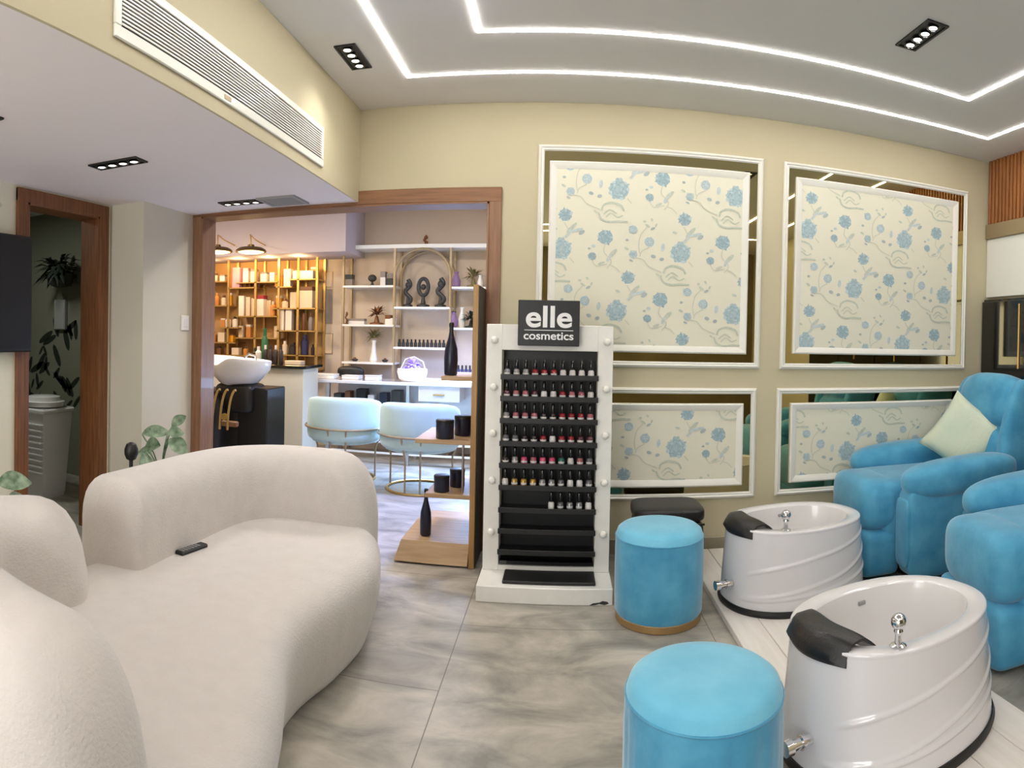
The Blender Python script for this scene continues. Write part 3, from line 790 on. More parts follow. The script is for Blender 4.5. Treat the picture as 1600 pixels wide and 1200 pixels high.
for side in (1, -1):
    vs = []; 
    for i in range(N_ + 1):
        for j in range(N_ + 1):
            u, v_ = -1 + 2 * i / N_, -1 + 2 * j / N_
            e = (1 - u ** 4) * (1 - v_ ** 4); pin = 1 - .10 * (1 - abs(u) ** 2) * abs(v_) ** 3; pin2 = 1 - .10 * (1 - abs(v_) ** 2) * abs(u) ** 3
            vs.append((side * .075 * e ** .5, u * .23 * pin2 , v_ * .23 * pin))
    b.add(vs, [(i * (N_ + 1) + j, i * (N_ + 1) + j + 1, (i + 1) * (N_ + 1) + j + 1, (i + 1) * (N_ + 1) + j) for i in range(N_) for j in range(N_)])
b.xf(Matrix.Translation((0, 0, 0)) @ Euler((.60, .20, .82)).to_matrix().to_4x4())
b.build('cover', 'cushion_sage', cu, merge=True, smooth=60)

# ================================================================ THE NAIL POLISH RACK
ns = thing('nail_polish_stand', 'white floor stand with black polish tiers and round bulbs', 'display stand', (-.055, 3.5, 0))
SX0, SX1 = -.42, .305
b = MB().box(SX0, SX1, 3.36, 3.72, 0, .088, .004).build('base', 'stand_white', ns, True)
b = MB().box(SX0 + .005, -.325, 3.60, 3.68, .088, 1.48, .003).box(.215, SX1 - .005, 3.60, 3.68, .088, 1.48, .003).box(-.325, .215, 3.60, 3.68, 1.335, 1.48, .003).box(-.325, .215, 3.60, 3.68, .088, .12, .003)
b.build('front_panel', 'stand_white', ns, True)
MB().box(SX0 + .005, SX0 + .02, 3.68, 3.78, 0, 1.48, .003).box(SX1 - .02, SX1 - .005, 3.68, 3.78, 0, 1.48, .003).build('side_panel', 'stand_white', ns, True)
MB().box(-.325, .215, 3.705, 3.712, .12, 1.335).build('back_panel', 'black', ns, True)
tag(MB().box(-.285, .215, 3.40, 3.575, .088, .106, .004).build('display_pad', 'black', ns, True), 'matt black pad on the base')
TZ = [1.185, 1.064, .940, .812, .690, .566, .440, .322, .205]
for z in TZ:
    s2 = MB()
    s2.box(-.325, .218, 3.56, 3.70, z - .012, z, .002).box(-.328, .218, 3.555, 3.562, z - .014, z + .016, .002)
    s2.build('tier', 'black', ns, True)
MB().box(-.32, .21, 3.59, 3.70, .125, .15, .003).build('drawer', 'black_gloss', ns, True)
for z in (1.39, 1.125, .865, .60, .31):
    for x in (-.368, .262):
        hb = MB().lathe([(.014, .0), (.016, .008), (.012, .012)], (0, 0, 0), 16).xf(Matrix.Translation((x, 3.60, z)) @ Euler((PI / 2, 0, 0)).to_matrix().to_4x4()).build('bulb_socket', 'stand_white', ns, True)
        MB().sphere((x, 3.578, z), .021, 16, 12).build('bulb', 'white_lacquer', ns, True)
sg = MB().box(-.235, .105, 3.535, 3.598, 1.362, 1.615, .003).build('sign_board', 'black', ns, True)
def text(body, size, x, z, y, parent, name, m='text_white', bold=0, ext=.002, width=None, space=1):
    cu_ = bpy.data.curves.new(name, 'FONT'); cu_.body = body; cu_.size = size; cu_.extrude = ext; cu_.offset = bold; cu_.align_x = 'CENTER'; cu_.space_character = space
    tmp = bpy.data.objects.new(name + '_src', cu_); COL.objects.link(tmp)
    dg = bpy.context.evaluated_depsgraph_get(); me = bpy.data.meshes.new_from_object(tmp.evaluated_get(dg))
    bpy.data.objects.remove(tmp)
    xs = [v.co.x for v in me.vertices]; w0 = max(xs) - min(xs); k = (width / w0) if width else 1
    for v in me.vertices: v.co.x *= k
    me.transform(Matrix.Translation((x, y, z)) @ Euler((PI / 2, 0, 0)).to_matrix().to_4x4())
    me.transform(wmat(parent).inverted()); me.materials.clear(); me.materials.append(M(m))
    o = bpy.data.objects.new(name, me); COL.objects.link(o); o.parent = parent
    return o
text('elle', .165, -.065, 1.468, 3.534, sg, 'lettering', bold=.0035, width=.255)
text('cosmetics', .062, -.065, 1.398, 3.534, sg, 'lettering', bold=.001, width=.275)
MB().box(-.20, .07, 3.5325, 3.535, 1.447, 1.4505).build('lettering_rule', 'text_white', sg, True)
# black chipped mark on the base front
b = MB(); b.poly([(.18, 3.359, .002), (.20, 3.359, .014), (.235, 3.359, .018), (.25, 3.359, .026), (.275, 3.359, .022), (.285, 3.359, .012), (.262, 3.359, .004), (.235, 3.359, .010), (.21, 3.359, .004)])
tag(b.build('chipped_edge', 'stone_dark', ns, True, smooth=0), 'dark chipped patch')
POL = {'silver': (150, 148, 150), 'red': (150, 30, 42), 'clear': (214, 208, 206), 'plum': (84, 40, 54), 'pink': (206, 70, 110), 'green': (40, 110, 92), 'gold': (186, 146, 62), 'grey': (96, 94, 100), 'rose': (170, 96, 104), 'dark': (40, 30, 34), 'white': (228, 226, 224)}
for k2, v2 in POL.items(): mat('polish_' + k2, v2, .15, coat=.5, metal=.3 if k2 in ('silver', 'gold') else 0)
ROWS = [['silver'] * 3 + ['red'] * 3 + ['clear'] * 4, ['plum', 'rose', 'rose', 'plum', 'white', 'clear', 'red', 'rose', 'rose', 'clear'], ['silver', 'rose', 'rose', 'rose', 'dark', 'dark', 'red', 'red', 'red', 'rose'],
        ['grey', 'grey', 'dark', 'dark', 'red', 'white', 'red', 'red', 'plum', 'plum'], ['dark', 'silver', 'pink', 'rose', 'pink', 'pink', 'green', 'clear', 'rose', 'grey'], ['clear', 'gold', 'gold', 'gold', 'silver', 'silver', 'grey', 'white', 'white', 'grey'],
        [None] * 5 + ['white', 'grey', 'silver', 'silver', 'white']]
ORD = ['top', 'second', 'third', 'fourth', 'fifth', 'sixth', 'seventh']
def bottle_proto(col):
    r = thing('nail_polish_bottle', '', 'nail polish', (0, 0, 0))
    MB().lathe([(.015, 0), (.0175, .003), (.0175, .036), (.013, .043), (.008, .046)], (0, 0, 0), 14).build('glass', 'polish_' + col, r)
    MB().lathe([(.0177, .012), (.0179, .013), (.0179, .022), (.0177, .023)], (0, 0, 0), 14, cap0=False, cap1=False).build('paper_label', 'label_white', r)
    MB().lathe([(.0105, .044), (.0115, .046), (.009, .094), (.007, .098)], (0, 0, 0), 12).build('cap', 'black_gloss', r)
    return r
protos = {}
for ri, row in enumerate(ROWS):
    for ci, col in enumerate(row):
        if col is None: continue
        x = -.295 + ci * .0525; loc = (x, 3.61, TZ[ri])
        lab = f'small {col} nail polish bottle with black cap on the {ORD[ri]} tier'; grp = f'{col} polish bottles on the {ORD[ri]} tier'
        if col not in protos:
            protos[col] = bottle_proto(col); protos[col].location = loc; tag(protos[col], lab, None, grp)
        else: dup(protos[col], loc, None, lab, grp)

# ================================================================ WOODEN DISPLAY RACK BY THE OPENING
dr = thing('wooden_display_rack', 'pale wood display rack with an upright board beside the opening', 'display rack', (-.75, 3.9, 0))
tag(MB().box(-.528, -.494, 3.83, 4.15, 0, 1.72, .003).build('upright_board', 'gold_wood', dr, True), 'golden brown upright board')
tag(MB().box(-.494, -.486, 3.835, 4.15, .01, 1.715, .002).build('board_shade', 'black', dr, True), 'black sheet for the shaded side')  # black stands in for shade on the board's side face
b = MB(); zt = .125
b.add([(-.995, 3.83, .012), (-.535, 3.83, .012), (-.535, 3.90, zt), (-.965, 3.90, zt), (-.965, 4.62, zt), (-.535, 4.62, zt), (-.995, 4.62, .012), (-.535, 4.62, .012)],
      [(0, 1, 2, 3), (3, 2, 5, 4), (0, 3, 4, 6), (1, 7, 5, 2), (6, 4, 5, 7), (0, 6, 7, 1)])
b.build('plinth', 'pale_wood', dr, True)
MB().box(-.97, -.54, 3.86, 4.58, 0, .012).build('plinth_foot', 'black', dr, True)
for i, (z, x0) in enumerate(((.415, -.83), (.755, -.90), (1.155, -.74))):
    MB().box(x0, -.535, 3.95, 4.5, z - .028, z, .003).build('shelf', 'pale_wood', dr, True)
MB().box(-.56, -.535, 4.2, 4.5, .1, 1.6, .003).build('rear_post', 'gold_wood', dr, True)
for y in (4.02, 4.40): MB().cyl((-.60, y, .415), (-.60, y, .727), .008).build('shelf_rod', 'steel', dr, True)
def bottle(label, loc, H, R, m='navy', grp=None):
    r = thing('tall_bottle', label, 'bottle', loc, 0, grp)
    MB().lathe([(R * .8, 0), (R * .95, .01), (R, H * .3), (R * .92, H * .5), (R * .45, H * .72), (R * .3, H * .82), (R * .3, H * .93)], (0, 0, 0), 20).build('body', m, r)
    MB().lathe([(R * .36, H * .92), (R * .38, H * .97), (R * .3, H)], (0, 0, 0), 14).build('stopper', 'black', r)
    return r
bottle('slender navy bottle standing on the wooden rack plinth', (-.835, 4.02, .125), .30, .037)
bottle('slender navy bottle on the top shelf of the wooden rack', (-.70, 4.08, 1.155), .34, .045)
def jar(label, loc, R, H, grp):
    r = thing('dark_jar', label, 'jar', loc, 0, grp)
    MB().lathe([(R * .94, 0), (R, .006), (R, H * .82), (R * .96, H * .84)], (0, 0, 0), 20).build('body', 'navy', r)
    MB().lathe([(R * 1.02, H * .84), (R * 1.02, H * .98), (R * .95, H)], (0, 0, 0), 20).build('lid', 'black', r)
jar('navy jar at the front edge of the lower rack shelf', (-.735, 4.02, .415), .05, .105, 'navy jars on the wooden rack')
jar('navy jar behind another on the lower rack shelf', (-.66, 4.18, .415), .05, .115, 'navy jars on the wooden rack')
jar('navy jar at the front edge of the middle rack shelf', (-.72, 4.02, .755), .058, .12, 'navy jars on the wooden rack')
jar('navy jar behind another on the middle rack shelf', (-.63, 4.18, .755), .055, .13, 'navy jars on the wooden rack')

# ================================================================ THE NEXT ROOM
# ---- barrel chairs
def barrel_chair(label, loc, rz):
    r = thing('barrel_chair', label, 'chair', loc, rz, 'aqua barrel chairs at the nail desk')
    R = .36
    # +y is forward; curved back wraps round the rear
    def shell(r0, r1, z0, z1, a0, a1, n=40):
        b = MB(); rings = []
        for i in range(n + 1):
            t = i / n; a = a0 + (a1 - a0) * t; e = min(1, t / .08, (1 - t) / .08) ** .5; e = max(e, .25)
            drop = .10 * (abs(2 * t - 1) ** 3)
            zt = z1 - drop; rm = (r0 + r1) / 2; hw = (r1 - r0) / 2 * e
            sec = []
            for k in range(20):
                q = 2 * PI * k / 20; c_, s2 = math.cos(q), math.sin(q)
                rr = rm + hw * math.copysign(abs(c_) ** .6, c_); z = (z0 + zt) / 2 + (zt - z0) / 2 * math.copysign(abs(s2) ** .35, s2)
                sec.append((rr * math.cos(a), rr * math.sin(a), z))
            rings.append(sec)
        return b.rings(rings)
    shell(.27, .375, .40, .82, PI * .92, PI * 2.08).build('backrest', 'aqua_velvet', r)
    MB().lathe([(.28, .36), (.33, .375), (.345, .42), (.335, .475), (.30, .50), (.02, .505)], (0, .03, 0), 40).build('seat', 'aqua_velvet', r)
    MB().soft((0, -.12, .60), (.20, .06, .13), 3, (-.2, 0, 0)).build('back_cushion', 'aqua_velvet', r)
    MB().tube([(.39 * math.cos(PI * (.95 + 1.10 * i / 30)), .39 * math.sin(PI * (.95 + 1.10 * i / 30)), .52) for i in range(31)], .011, 8).build('band_rail', 'pale_gold', r)
    for a in (-1.80, -1.34, .2, 2.94):
        x, y = math.cos(a), math.sin(a)
        MB().tube([(.30 * x, .30 * y, .02), (.30 * x, .30 * y, .30), (.34 * x, .34 * y, .40), (.39 * x, .39 * y, .52)], .009, 8).build('leg', 'pale_gold', r)
    MB().tube([(.30 * math.cos(2 * PI * i / 40), .30 * math.sin(2 * PI * i / 40), .012) for i in range(40)], .012, 8, True).build('base_ring', 'gold', r)
    return r
barrel_chair('aqua barrel chair with gold frame behind the curved sofa back', (-2.06, 5.95, 0), .12)
barrel_chair('aqua barrel chair with gold frame beside the wooden rack', (-1.26, 5.75, 0), .0)

# ---- nail desk
DT = .905
nd = thing('nail_desk', 'long white nail desk lit blue behind the aqua chairs', 'desk', (-1.7, 6.9, 0))
MB().box(-2.82, -.35, 6.68, 7.20, DT - .035, DT, .006).build('desk_top', 'acrylic', nd, True)
MB().box(-2.56, -.41, 7.12, 7.15, .25, DT - .035, .003).build('back_board', 'acrylic', nd, True)
for x in (-2.54, -1.62, -.47):
    for y in (6.74, 7.16): MB().box(x - .02, x + .02, y - .02, y + .02, 0, DT - .035, .003).build('leg', 'steel', nd, True)
for z in (.12, .24): MB().box(-2.54, -.47, 6.73, 6.75, z - .01, z + .01).build('foot_rail', 'white_lacquer', nd, True)
for x0, x1 in ((-1.5, -1.05),):
    dw = MB().box(x0, x1, 6.71, 7.10, DT - .20, DT - .035, .004).build('drawer', 'acrylic', nd, True)
    MB().box((x0 + x1) / 2 - .06, (x0 + x1) / 2 + .06, 6.695, 6.71, DT - .13, DT - .115, .003).build('handle', 'gold', dw, True)
for k, (w_, m_) in enumerate(((.10, 'stone_dark'), (.07, 'pack_brown2'), (.12, 'black'), (.08, 'label_white'), (.10, 'navy'), (.12, 'stone_dark'))):
    MB().box(-2.50 + k * .135, -2.50 + k * .135 + w_ * .9, 6.80, 6.94, DT - .26, DT - .26 + .10 + .03 * (k % 3), .004).build('stored_box', m_, nd, True)
MB().box(-2.54, -1.62, 6.76, 7.12, DT - .28, DT - .26, .003).build('under_shelf', 'acrylic', nd, True)
# LED nail lamp bar lying on the desk
lm = thing('desk_lamp', 'bright white light bar standing on the nail desk', 'lamp', (-1.15, 6.78, DT))
MB().box(-.33, .33, -.035, .035, 0, .02, .004).build('base', 'white_lacquer', lm)
MB().box(-.32, .32, -.03, .03, .02, .045, .006).build('light_bar', 'desk_light', lm)
light('desk_glow', 'AREA', (-1.15, 6.75, DT + .5), 30, (.36, .5, 1), .7, (0, 0, 0), .3)
light('desk_glow_low', 'AREA', (-1.05, 6.60, .80), 26, (.35, .6, 1), .9, (math.radians(-60), 0, 0), .15)
bx = [(-2.62, 6.86, .26, .18, .055, 'white flat box at the left end of the nail desk', 'white_lacquer'), (-2.32, 6.92, .20, .16, .045, 'pale grey tray beside the white box on the nail desk', 'label_white'),
      (-2.05, 6.86, .16, .14, .06, 'small white dust collector on the nail desk', 'acrylic')]
for x, y, w, d_, hh, lb, m_ in bx:
    q = thing('desk_box', lb, 'box', (x, y, DT)); MB().box(-w / 2, w / 2, -d_ / 2, d_ / 2, 0, hh * .75, .006).build('body', m_, q); MB().box(-w / 2 - .004, w / 2 + .004, -d_ / 2 - .004, d_ / 2 + .004, hh * .75, hh, .006).build('lid', m_, q)
tag(MB().soft((-2.40, 7.10, DT + .07), (.16, .06, .07), 3).build('hand_cushion', 'black_leather'), 'black padded hand rest at the back of the nail desk', 'hand rest')
vz = thing('flower_basket', 'white basket holding a purple bloom on the nail desk', 'flower basket', (-1.62, 6.92, DT))
MB().lathe([(.11, 0), (.15, .03), (.17, .10), (.165, .14), (.15, .14)], (0, 0, 0), 24).build('basket', 'white_lacquer', vz)
mat('purple', (176, 150, 220), .6, noise=.15, nscale=30)
b = MB(); leaves_cluster(b, (0, 0, .16), 70, .10, .022, .08, random.Random(9), .1); b.build('blossom', 'purple', vz, smooth=0)
MB().tube([(-.14, 0, .12), (-.08, 0, .24), (.02, 0, .27), (.12, 0, .22), (.15, 0, .12)], .007, 8).build('handle', 'white_lacquer', vz)

# ---- reception counter
ct = thing('reception_counter', 'cream counter with a black top behind the wash basin', 'counter', (-3.2, 6.3, 0))
MB().box(-4.3, -2.62, 6.2, 6.62, 0, 1.04, .004).build('body', 'column_paint', ct, True)
MB().box(-4.33, -2.58, 6.16, 6.66, 1.04, 1.075, .004).build('counter_top', 'black_gloss', ct, True)
# ---- hair wash unit
wb = thing('hair_wash_basin', 'white salon wash basin on a black base with gold arcs', 'wash basin', (-2.90, 5.30, 0))
N = 48; rings = []
for (sc, z) in ((.42, .93), (.62, .95), (.84, 1.02), (.96, 1.10), (1.0, 1.165), (.99, 1.175), (.93, 1.165), (.84, 1.10), (.66, 1.02), (.3, .99), (.02, .985)):
    ring = []
    for i in range(N):
        a = 2 * PI * i / N; x, y = .32 * math.cos(a), .27 * math.sin(a)
        dip = .085 * math.exp(-((a - 4.35) / .32) ** 2) * (1 if z > 1.08 else .2)
        ring.append((x * sc, y * sc, z - dip + .025 * math.cos(a - 3.6) * (1 if z > 1.05 else 0)))
    rings.append(ring)
MB().rings(rings).build('bowl', 'basin_white', wb, smooth=60)
MB().lathe([(.028, 0), (.03, .01), (.02, .012)], (.02, .05, .99), 16).build('drain', 'black', wb)
MB().tube([(.1, .17, 1.08), (.09, .16, 1.19), (.05, .10, 1.21), (.02, .06, 1.17)], .012, 8).build('faucet', 'chrome', wb)
MB().soft((0, .04, .80), (.20, .18, .14), 6).build('pedestal_head', 'black_leather', wb)
MB().box(.02, .33, -.06, .34, .0, .90, .01).build('cabinet', 'black', wb)
MB().soft((-.32, -.02, .5), (.26, .27, .38), 5).build('seat_shell', 'black_leather', wb)
for k in range(3):
    x0 = -.085 + k * .08
    MB().tube([(x0 + .08 - .08 * math.cos(PI / 2 * q / 10), -.335, .54 + .36 * math.sin(PI / 2 * q / 10)) for q in range(11)], .011, 8).build('gold_arc', 'gold', wb)
MB().lathe([(.0, 0), (.03, .0), (.03, .02), (0.0, .02)], (0, 0, 0), 16).xf(Matrix.Translation((.05, -.34, .66)) @ Euler((PI / 2, 0, 0)).to_matrix().to_4x4()).build('gold_boss', 'gold', wb)
MB().box(.0, .17, -.335, -.29, .57, .62, .01).build('footrest_bar', 'wood', wb)

# ---- warm dome lamps on curved arms
def dome_lamp(label, loc):
    r = thing('dome_lamp', label, 'lamp', loc, 0, 'gold dome lamps before the gold shelves')
    MB().lathe([(.165, 0), (.17, .004), (.16, .025), (.12, .048), (.04, .06), (.035, .08), (.015, .085)], (0, 0, 0), 32).build('shade', 'bronze', r)
    MB().lathe([(.155, .004), (.10, -.010), (.01, -.016)], (0, 0, 0), 28).build('diffuser', 'warm_lamp', r)
    MB().tube(spline([(0, 0, .08), (-.03, .05, .17), (-.14, .25, .23), (-.20, .50, .21), (-.20, .745, .18)], 5), .008, 6).build('arm', 'gold', r)
    light('lamp_glow', 'POINT', (loc[0], loc[1], loc[2] - .08), 9, (1, .72, .36), .1)
for (xp, lb) in ((392, 'gold dome lamp glowing over the middle of the gold shelves'), (340, 'gold dome lamp partly hidden by the wood opening frame')):
    X_, Z_ = at(xp, 394, 6.15); dome_lamp(lb, (X_, 6.15, Z_))

# ---- gold lattice shelves
GYs = 7.42
def gx(x): return at(x, 480, GYs)[0]
def gz(y, x=420): return at(x, y, GYs)[1]
GX0, GX1 = gx(320), gx(499)
gs = thing('gold_shelf_unit', 'gold lattice shelf unit filled with salon products', 'shelf unit', (gx(420), GYs, 1.0))
zt, zb = gz(405), gz(572)
for xp in (320, 362, 404, 440, 470, 499):
    MB().box(gx(xp) - .014, gx(xp) + .014, GYs - .10, GYs - .075, zb, zt).box(gx(xp) - .014, gx(xp) + .014, GYs + .16, GYs + .185, zb, zt).build('upright', 'gold', gs, True)
MB().box(GX0 - .01, GX1 + .01, GYs + .186, GYs + .196, zb, zt).build('back_panel', 'tan_panel', gs, True)
MB().box(GX0 - .014, GX1 + .014, GYs - .10, GYs + .185, zt, zt + .03).build('top_shelf', 'gold', gs, True)
MB().box(GX0 - .014, GX1 + .014, GYs - .10, GYs + .185, zb - .03, zb).build('bottom_shelf', 'gold', gs, True)
SHELVES = [(320, 358, 438), (362, 404, 449), (374, 440, 441), (436, 460, 449), (456, 499, 438), (320, 362, 477), (374, 440, 494), (430, 499, 482), (340, 378, 512), (320, 374, 536), (436, 499, 516), (374, 440, 528), (320, 430, 556), (436, 499, 553)]
def on(xp, yb):
    best = min((s for s in SHELVES + [(320, 499, 572)] if s[0] - 3 <= xp <= s[1] + 3), key=lambda s: abs(s[2] - yb)); return gz(best[2])
for (x0, x1, yb) in SHELVES:
    MB().box(gx(x0), gx(x1), GYs - .10, GYs + .185, gz(yb) - .014, gz(yb)).build('shelf', 'gold', gs, True)
GC = {'pink': (228, 160, 168), 'white': (236, 222, 206), 'cream': (224, 200, 168), 'amber': (220, 150, 20), 'orange': (214, 140, 70), 'brown': (112, 72, 44), 'dark': (50, 40, 38), 'green': (38, 96, 56), 'navy': (44, 44, 78), 'red': (150, 40, 44), 'grey': (140, 130, 122)}
for k2, v2 in GC.items(): mat('pack_' + k2, v2, .5)
def pack(name, cat, label, xp, yb, wpx, hpx, col, shape='box', top=None, grp=None, y=GYs - .02, z=None):
    X_, Z_ = gx(xp), (on(xp, yb) if z is None else z); sc = 1 / 117.0
    w, hh = wpx * sc, hpx * sc
    r = thing(name, label, cat, (X_, y, Z_), 0, grp)
    if shape == 'box':
        MB().box(-w / 2, w / 2, -min(w, .12) / 2, min(w, .12) / 2, 0, hh * (.82 if top else 1), .003).build('body', 'pack_' + col, r)
        if top: MB().box(-w / 2, w / 2, -min(w, .12) / 2, min(w, .12) / 2, hh * .82, hh, .003).build('lid', 'pack_' + top, r)
    else:
        MB().lathe([(w * .46, 0), (w / 2, .004), (w / 2, hh * .66), (w * .25, hh * .78)], (0, 0, 0), 14).build('body', 'pack_' + col, r)
        MB().lathe([(w * .25, hh * .76), (w * .27, hh * .78), (w * .25, hh)], (0, 0, 0), 12).build('cap', 'pack_' + (top or 'dark'), r)
    return r
G = 'products on the gold shelves'
items = [
 ('product_box', 'box', 'tall pink box on the upper gold shelf', 372, 449, 13, 31, 'pink', 'box', None), ('product_box', 'box', 'peach box squeezed beside the tall pink box', 363, 449, 6, 22, 'orange', 'box', None),
 ('product_box', 'box', 'white packet right of the tall pink box', 386, 441, 9, 22, 'white', 'box', 'pink'), ('product_box', 'box', 'white and dark packet left of the bright upright', 398, 441, 9, 20, 'white', 'box', 'grey'),
 ('product_box', 'box', 'white and dark packet right of the bright upright', 414, 441, 10, 15, 'white', 'box', 'grey'), ('product_box', 'box', 'small white packet before the amber pouch', 427, 441, 8, 14, 'white', 'box', None),
 ('product_pouch', 'pouch', 'bright amber pouch on the upper gold shelf', 438, 449, 12, 17, 'amber', 'box', 'orange'), ('product_box', 'box', 'tall white box right of the amber pouch', 451, 449, 11, 26, 'white', 'box', None),
 ('product_box', 'box', 'long low white box at the right end of the top tier', 476, 438, 32, 12, 'white', 'box', None), ('product_box', 'box', 'small white box on top left of the gold shelves', 350, 438, 9, 10, 'white', 'box', 'grey'),
 ('product_jar', 'jar', 'cream jar at the far left of the top tier', 338, 438, 8, 13, 'cream', 'jar', 'brown'),
 ('product_bottle', 'bottle', 'orange bottle at the left of the second tier', 340, 477, 8, 20, 'orange', 'jar', 'orange'), ('product_bottle', 'bottle', 'peach bottle with brown cap on the second tier', 351, 477, 9, 16, 'cream', 'jar', 'brown'),
 ('product_box', 'box', 'white upright box left of the red flower box', 380, 494, 9, 31, 'white', 'box', None), ('product_box', 'box', 'cream upright box beside the white upright box', 390, 494, 7, 29, 'cream', 'box', None),
 ('product_box', 'box', 'white box with a red top on the third tier', 408, 494, 17, 31, 'white', 'box', 'red'), ('product_box', 'box', 'slim cream box left of the red topped box', 397, 494, 5, 27, 'cream', 'box', None),
 ('product_box', 'box', 'large cream box with brown ribbon top at right', 479, 482, 25, 31, 'cream', 'box', 'brown'), ('product_jar', 'jar', 'small gold jar right of the red topped box', 428, 494, 9, 22, 'orange', 'jar', 'cream'),
 ('product_jar', 'jar', 'amber jar above the white upright pair', 446, 482, 10, 14, 'cream', 'jar', 'brown'),
 ('product_jar', 'jar', 'white jar with a dark lid at the left', 358, 512, 9, 17, 'white', 'jar', 'dark'), ('product_jar', 'jar', 'white jar with a dark lid beside its twin', 369, 512, 9, 17, 'white', 'jar', 'dark'),
 ('product_bottle', 'bottle', 'first tall white bottle box of the pair', 442, 516, 10, 33, 'white', 'box', None), ('product_bottle', 'bottle', 'second tall white bottle box of the pair', 454, 516, 10, 33, 'white', 'box', None),
 ('product_bottle', 'bottle', 'slim grey bottle beside the white pair', 467, 516, 6, 30, 'grey', 'jar', 'grey'), ('product_bottle', 'bottle', 'slim brown bottle beside the grey bottle', 476, 516, 6, 33, 'brown', 'jar', 'dark'), ('product_bottle', 'bottle', 'grey bottle at the right end of its tier', 487, 516, 7, 26, 'grey', 'jar', 'brown'),
 ('product_bottle', 'bottle', 'orange bottle on the left lower tier', 336, 536, 8, 17, 'orange', 'jar', 'orange'), ('product_box', 'box', 'cream box on the left lower tier', 350, 536, 12, 15, 'cream', 'box', None), ('product_box', 'box', 'amber box beside the cream box on the lower tier', 364, 536, 9, 13, 'amber', 'box', 'brown'),
 ('product_jar', 'jar', 'brown jar low on the left of the gold shelves', 345, 556, 9, 13, 'brown', 'jar', 'dark'), ('product_jar', 'jar', 'dark brown jar beside the brown jar low down', 357, 556, 10, 15, 'brown', 'jar', 'brown'), ('product_box', 'box', 'cream box beside the brown jars low down', 372, 556, 12, 11, 'cream', 'box', None), ('product_jar', 'jar', 'orange jar low on the gold shelves', 386, 556, 8, 13, 'orange', 'jar', 'brown'),
 ('product_jar', 'jar', 'cream jar with white lid right of the dark bottles', 447, 553, 9, 20, 'cream', 'jar', 'white'), ('product_bottle', 'bottle', 'dark squat bottle right of the cream jar', 460, 553, 13, 18, 'dark', 'jar', 'dark'), ('product_bottle', 'bottle', 'tall navy bottle at the lower right', 478, 553, 12, 30, 'navy', 'jar', 'navy'), ('product_bottle', 'bottle', 'small dark bottle at the right upright', 491, 553, 6, 16, 'dark', 'jar', 'dark'),
]
for it in items: pack(*it[:10], grp=G)
more = [(328, 438, 9, 18, 'pink', 'at the far left edge of the top tier'), (394, 441, 7, 16, 'cream', 'between the two white packets of the top tier'), (463, 438, 9, 14, 'cream', 'left of the long low white box'), (489, 438, 9, 18, 'orange', 'at the right end of the top tier'),
        (329, 477, 9, 24, 'cream', 'at the far left edge of the second tier'), (358, 477, 6, 20, 'amber', 'right of the peach bottle'), (419, 494, 8, 24, 'cream', 'between the red topped box and the small gold jar'), (435, 482, 9, 19, 'amber', 'left of the amber jar'), (458, 482, 10, 24, 'cream', 'left of the large ribbon box'),
        (348, 512, 8, 14, 'orange', 'left of the dark lidded jars'), (376, 528, 8, 18, 'cream', 'below the white upright box'), (388, 528, 8, 20, 'orange', 'left of the tall green bottle'), (432, 528, 8, 18, 'cream', 'above the row of dark counter bottles'), (329, 536, 8, 20, 'cream', 'at the far left edge of the lower tier'), (329, 556, 8, 14, 'amber', 'at the bottom left corner of the shelves')]
for xp, yb, w_, h_, c_, lb in more: pack('product_box', 'box', 'small ' + {'pink': 'pink', 'cream': 'cream', 'orange': 'peach', 'amber': 'amber'}[c_] + ' box ' + lb, xp, yb, w_, h_, c_, 'box', 'white' if c_ != 'cream' else None, grp=G, y=GYs + .04)
for k in range(4):
    pack('product_tube', 'tube', 'small brown tube in the row above the red topped box', 384 + k * 7, 460, 4, 9, 'brown', 'jar', 'dark', 'small brown tubes above the red topped box', z=gz(449 if k < 3 else 449))
# ---- items on the counter
CT = 1.075
def cpx(x): return at(x, 560, 6.4)[0]
for k, xp in enumerate((416, 424, 432, 440)):
    pack('counter_bottle', 'bottle', 'dark bottle in the row standing on the black counter', 0, 0, 6, 24, 'dark', 'jar', 'white' if k in (0, 2) else 'dark', 'dark bottles on the black counter', z=CT).location = (cpx(xp), 6.38, CT)
pack('counter_bottle', 'bottle', 'white pump bottle on the counter above the wash basin', 0, 0, 8, 22, 'white', 'jar', 'white', None, z=CT).location = (cpx(407), 6.35, CT)
pack('counter_bottle', 'bottle', 'squat dark bottle behind the wash basin', 0, 0, 9, 20, 'dark', 'jar', 'dark', None, z=CT).location = (cpx(396), 6.45, CT)
pack('counter_bottle', 'bottle', 'tall green bottle rising from the black counter', 0, 0, 9, 46, 'green', 'jar', 'green', None, z=CT).location = (cpx(404), 6.55, CT)
pack('counter_box', 'box', 'low cream packet lying on the black counter', 0, 0, 22, 5, 'cream', 'box', None, None, z=CT).location = (cpx(462), 6.38, CT)
# posters on the wall right of the gold shelves
for (y0, y1, lb, m_) in ((425, 448, 'small brown framed notice high on the beige wall strip', 'pack_cream'), (452, 505, 'grey green tall notice on the beige wall strip', 'pack_grey'), (522, 552, 'lower pale notice on the beige wall strip', 'pack_cream')):
    (xa, za), (xb, zb2) = at(503, y1, 7.61), at(519, y0, 7.61)
    q = thing('wall_notice', lb, 'notice', ((xa + xb) / 2, 7.61, za)); MB().box(xa, xb, 7.605, 7.62, za, zb2, .002).build('sheet', m_, q, True); MB().box(xa - .008, xb + .008, 7.612, 7.62, za - .008, zb2 + .008).build('backing', 'pale_gold', q, True)

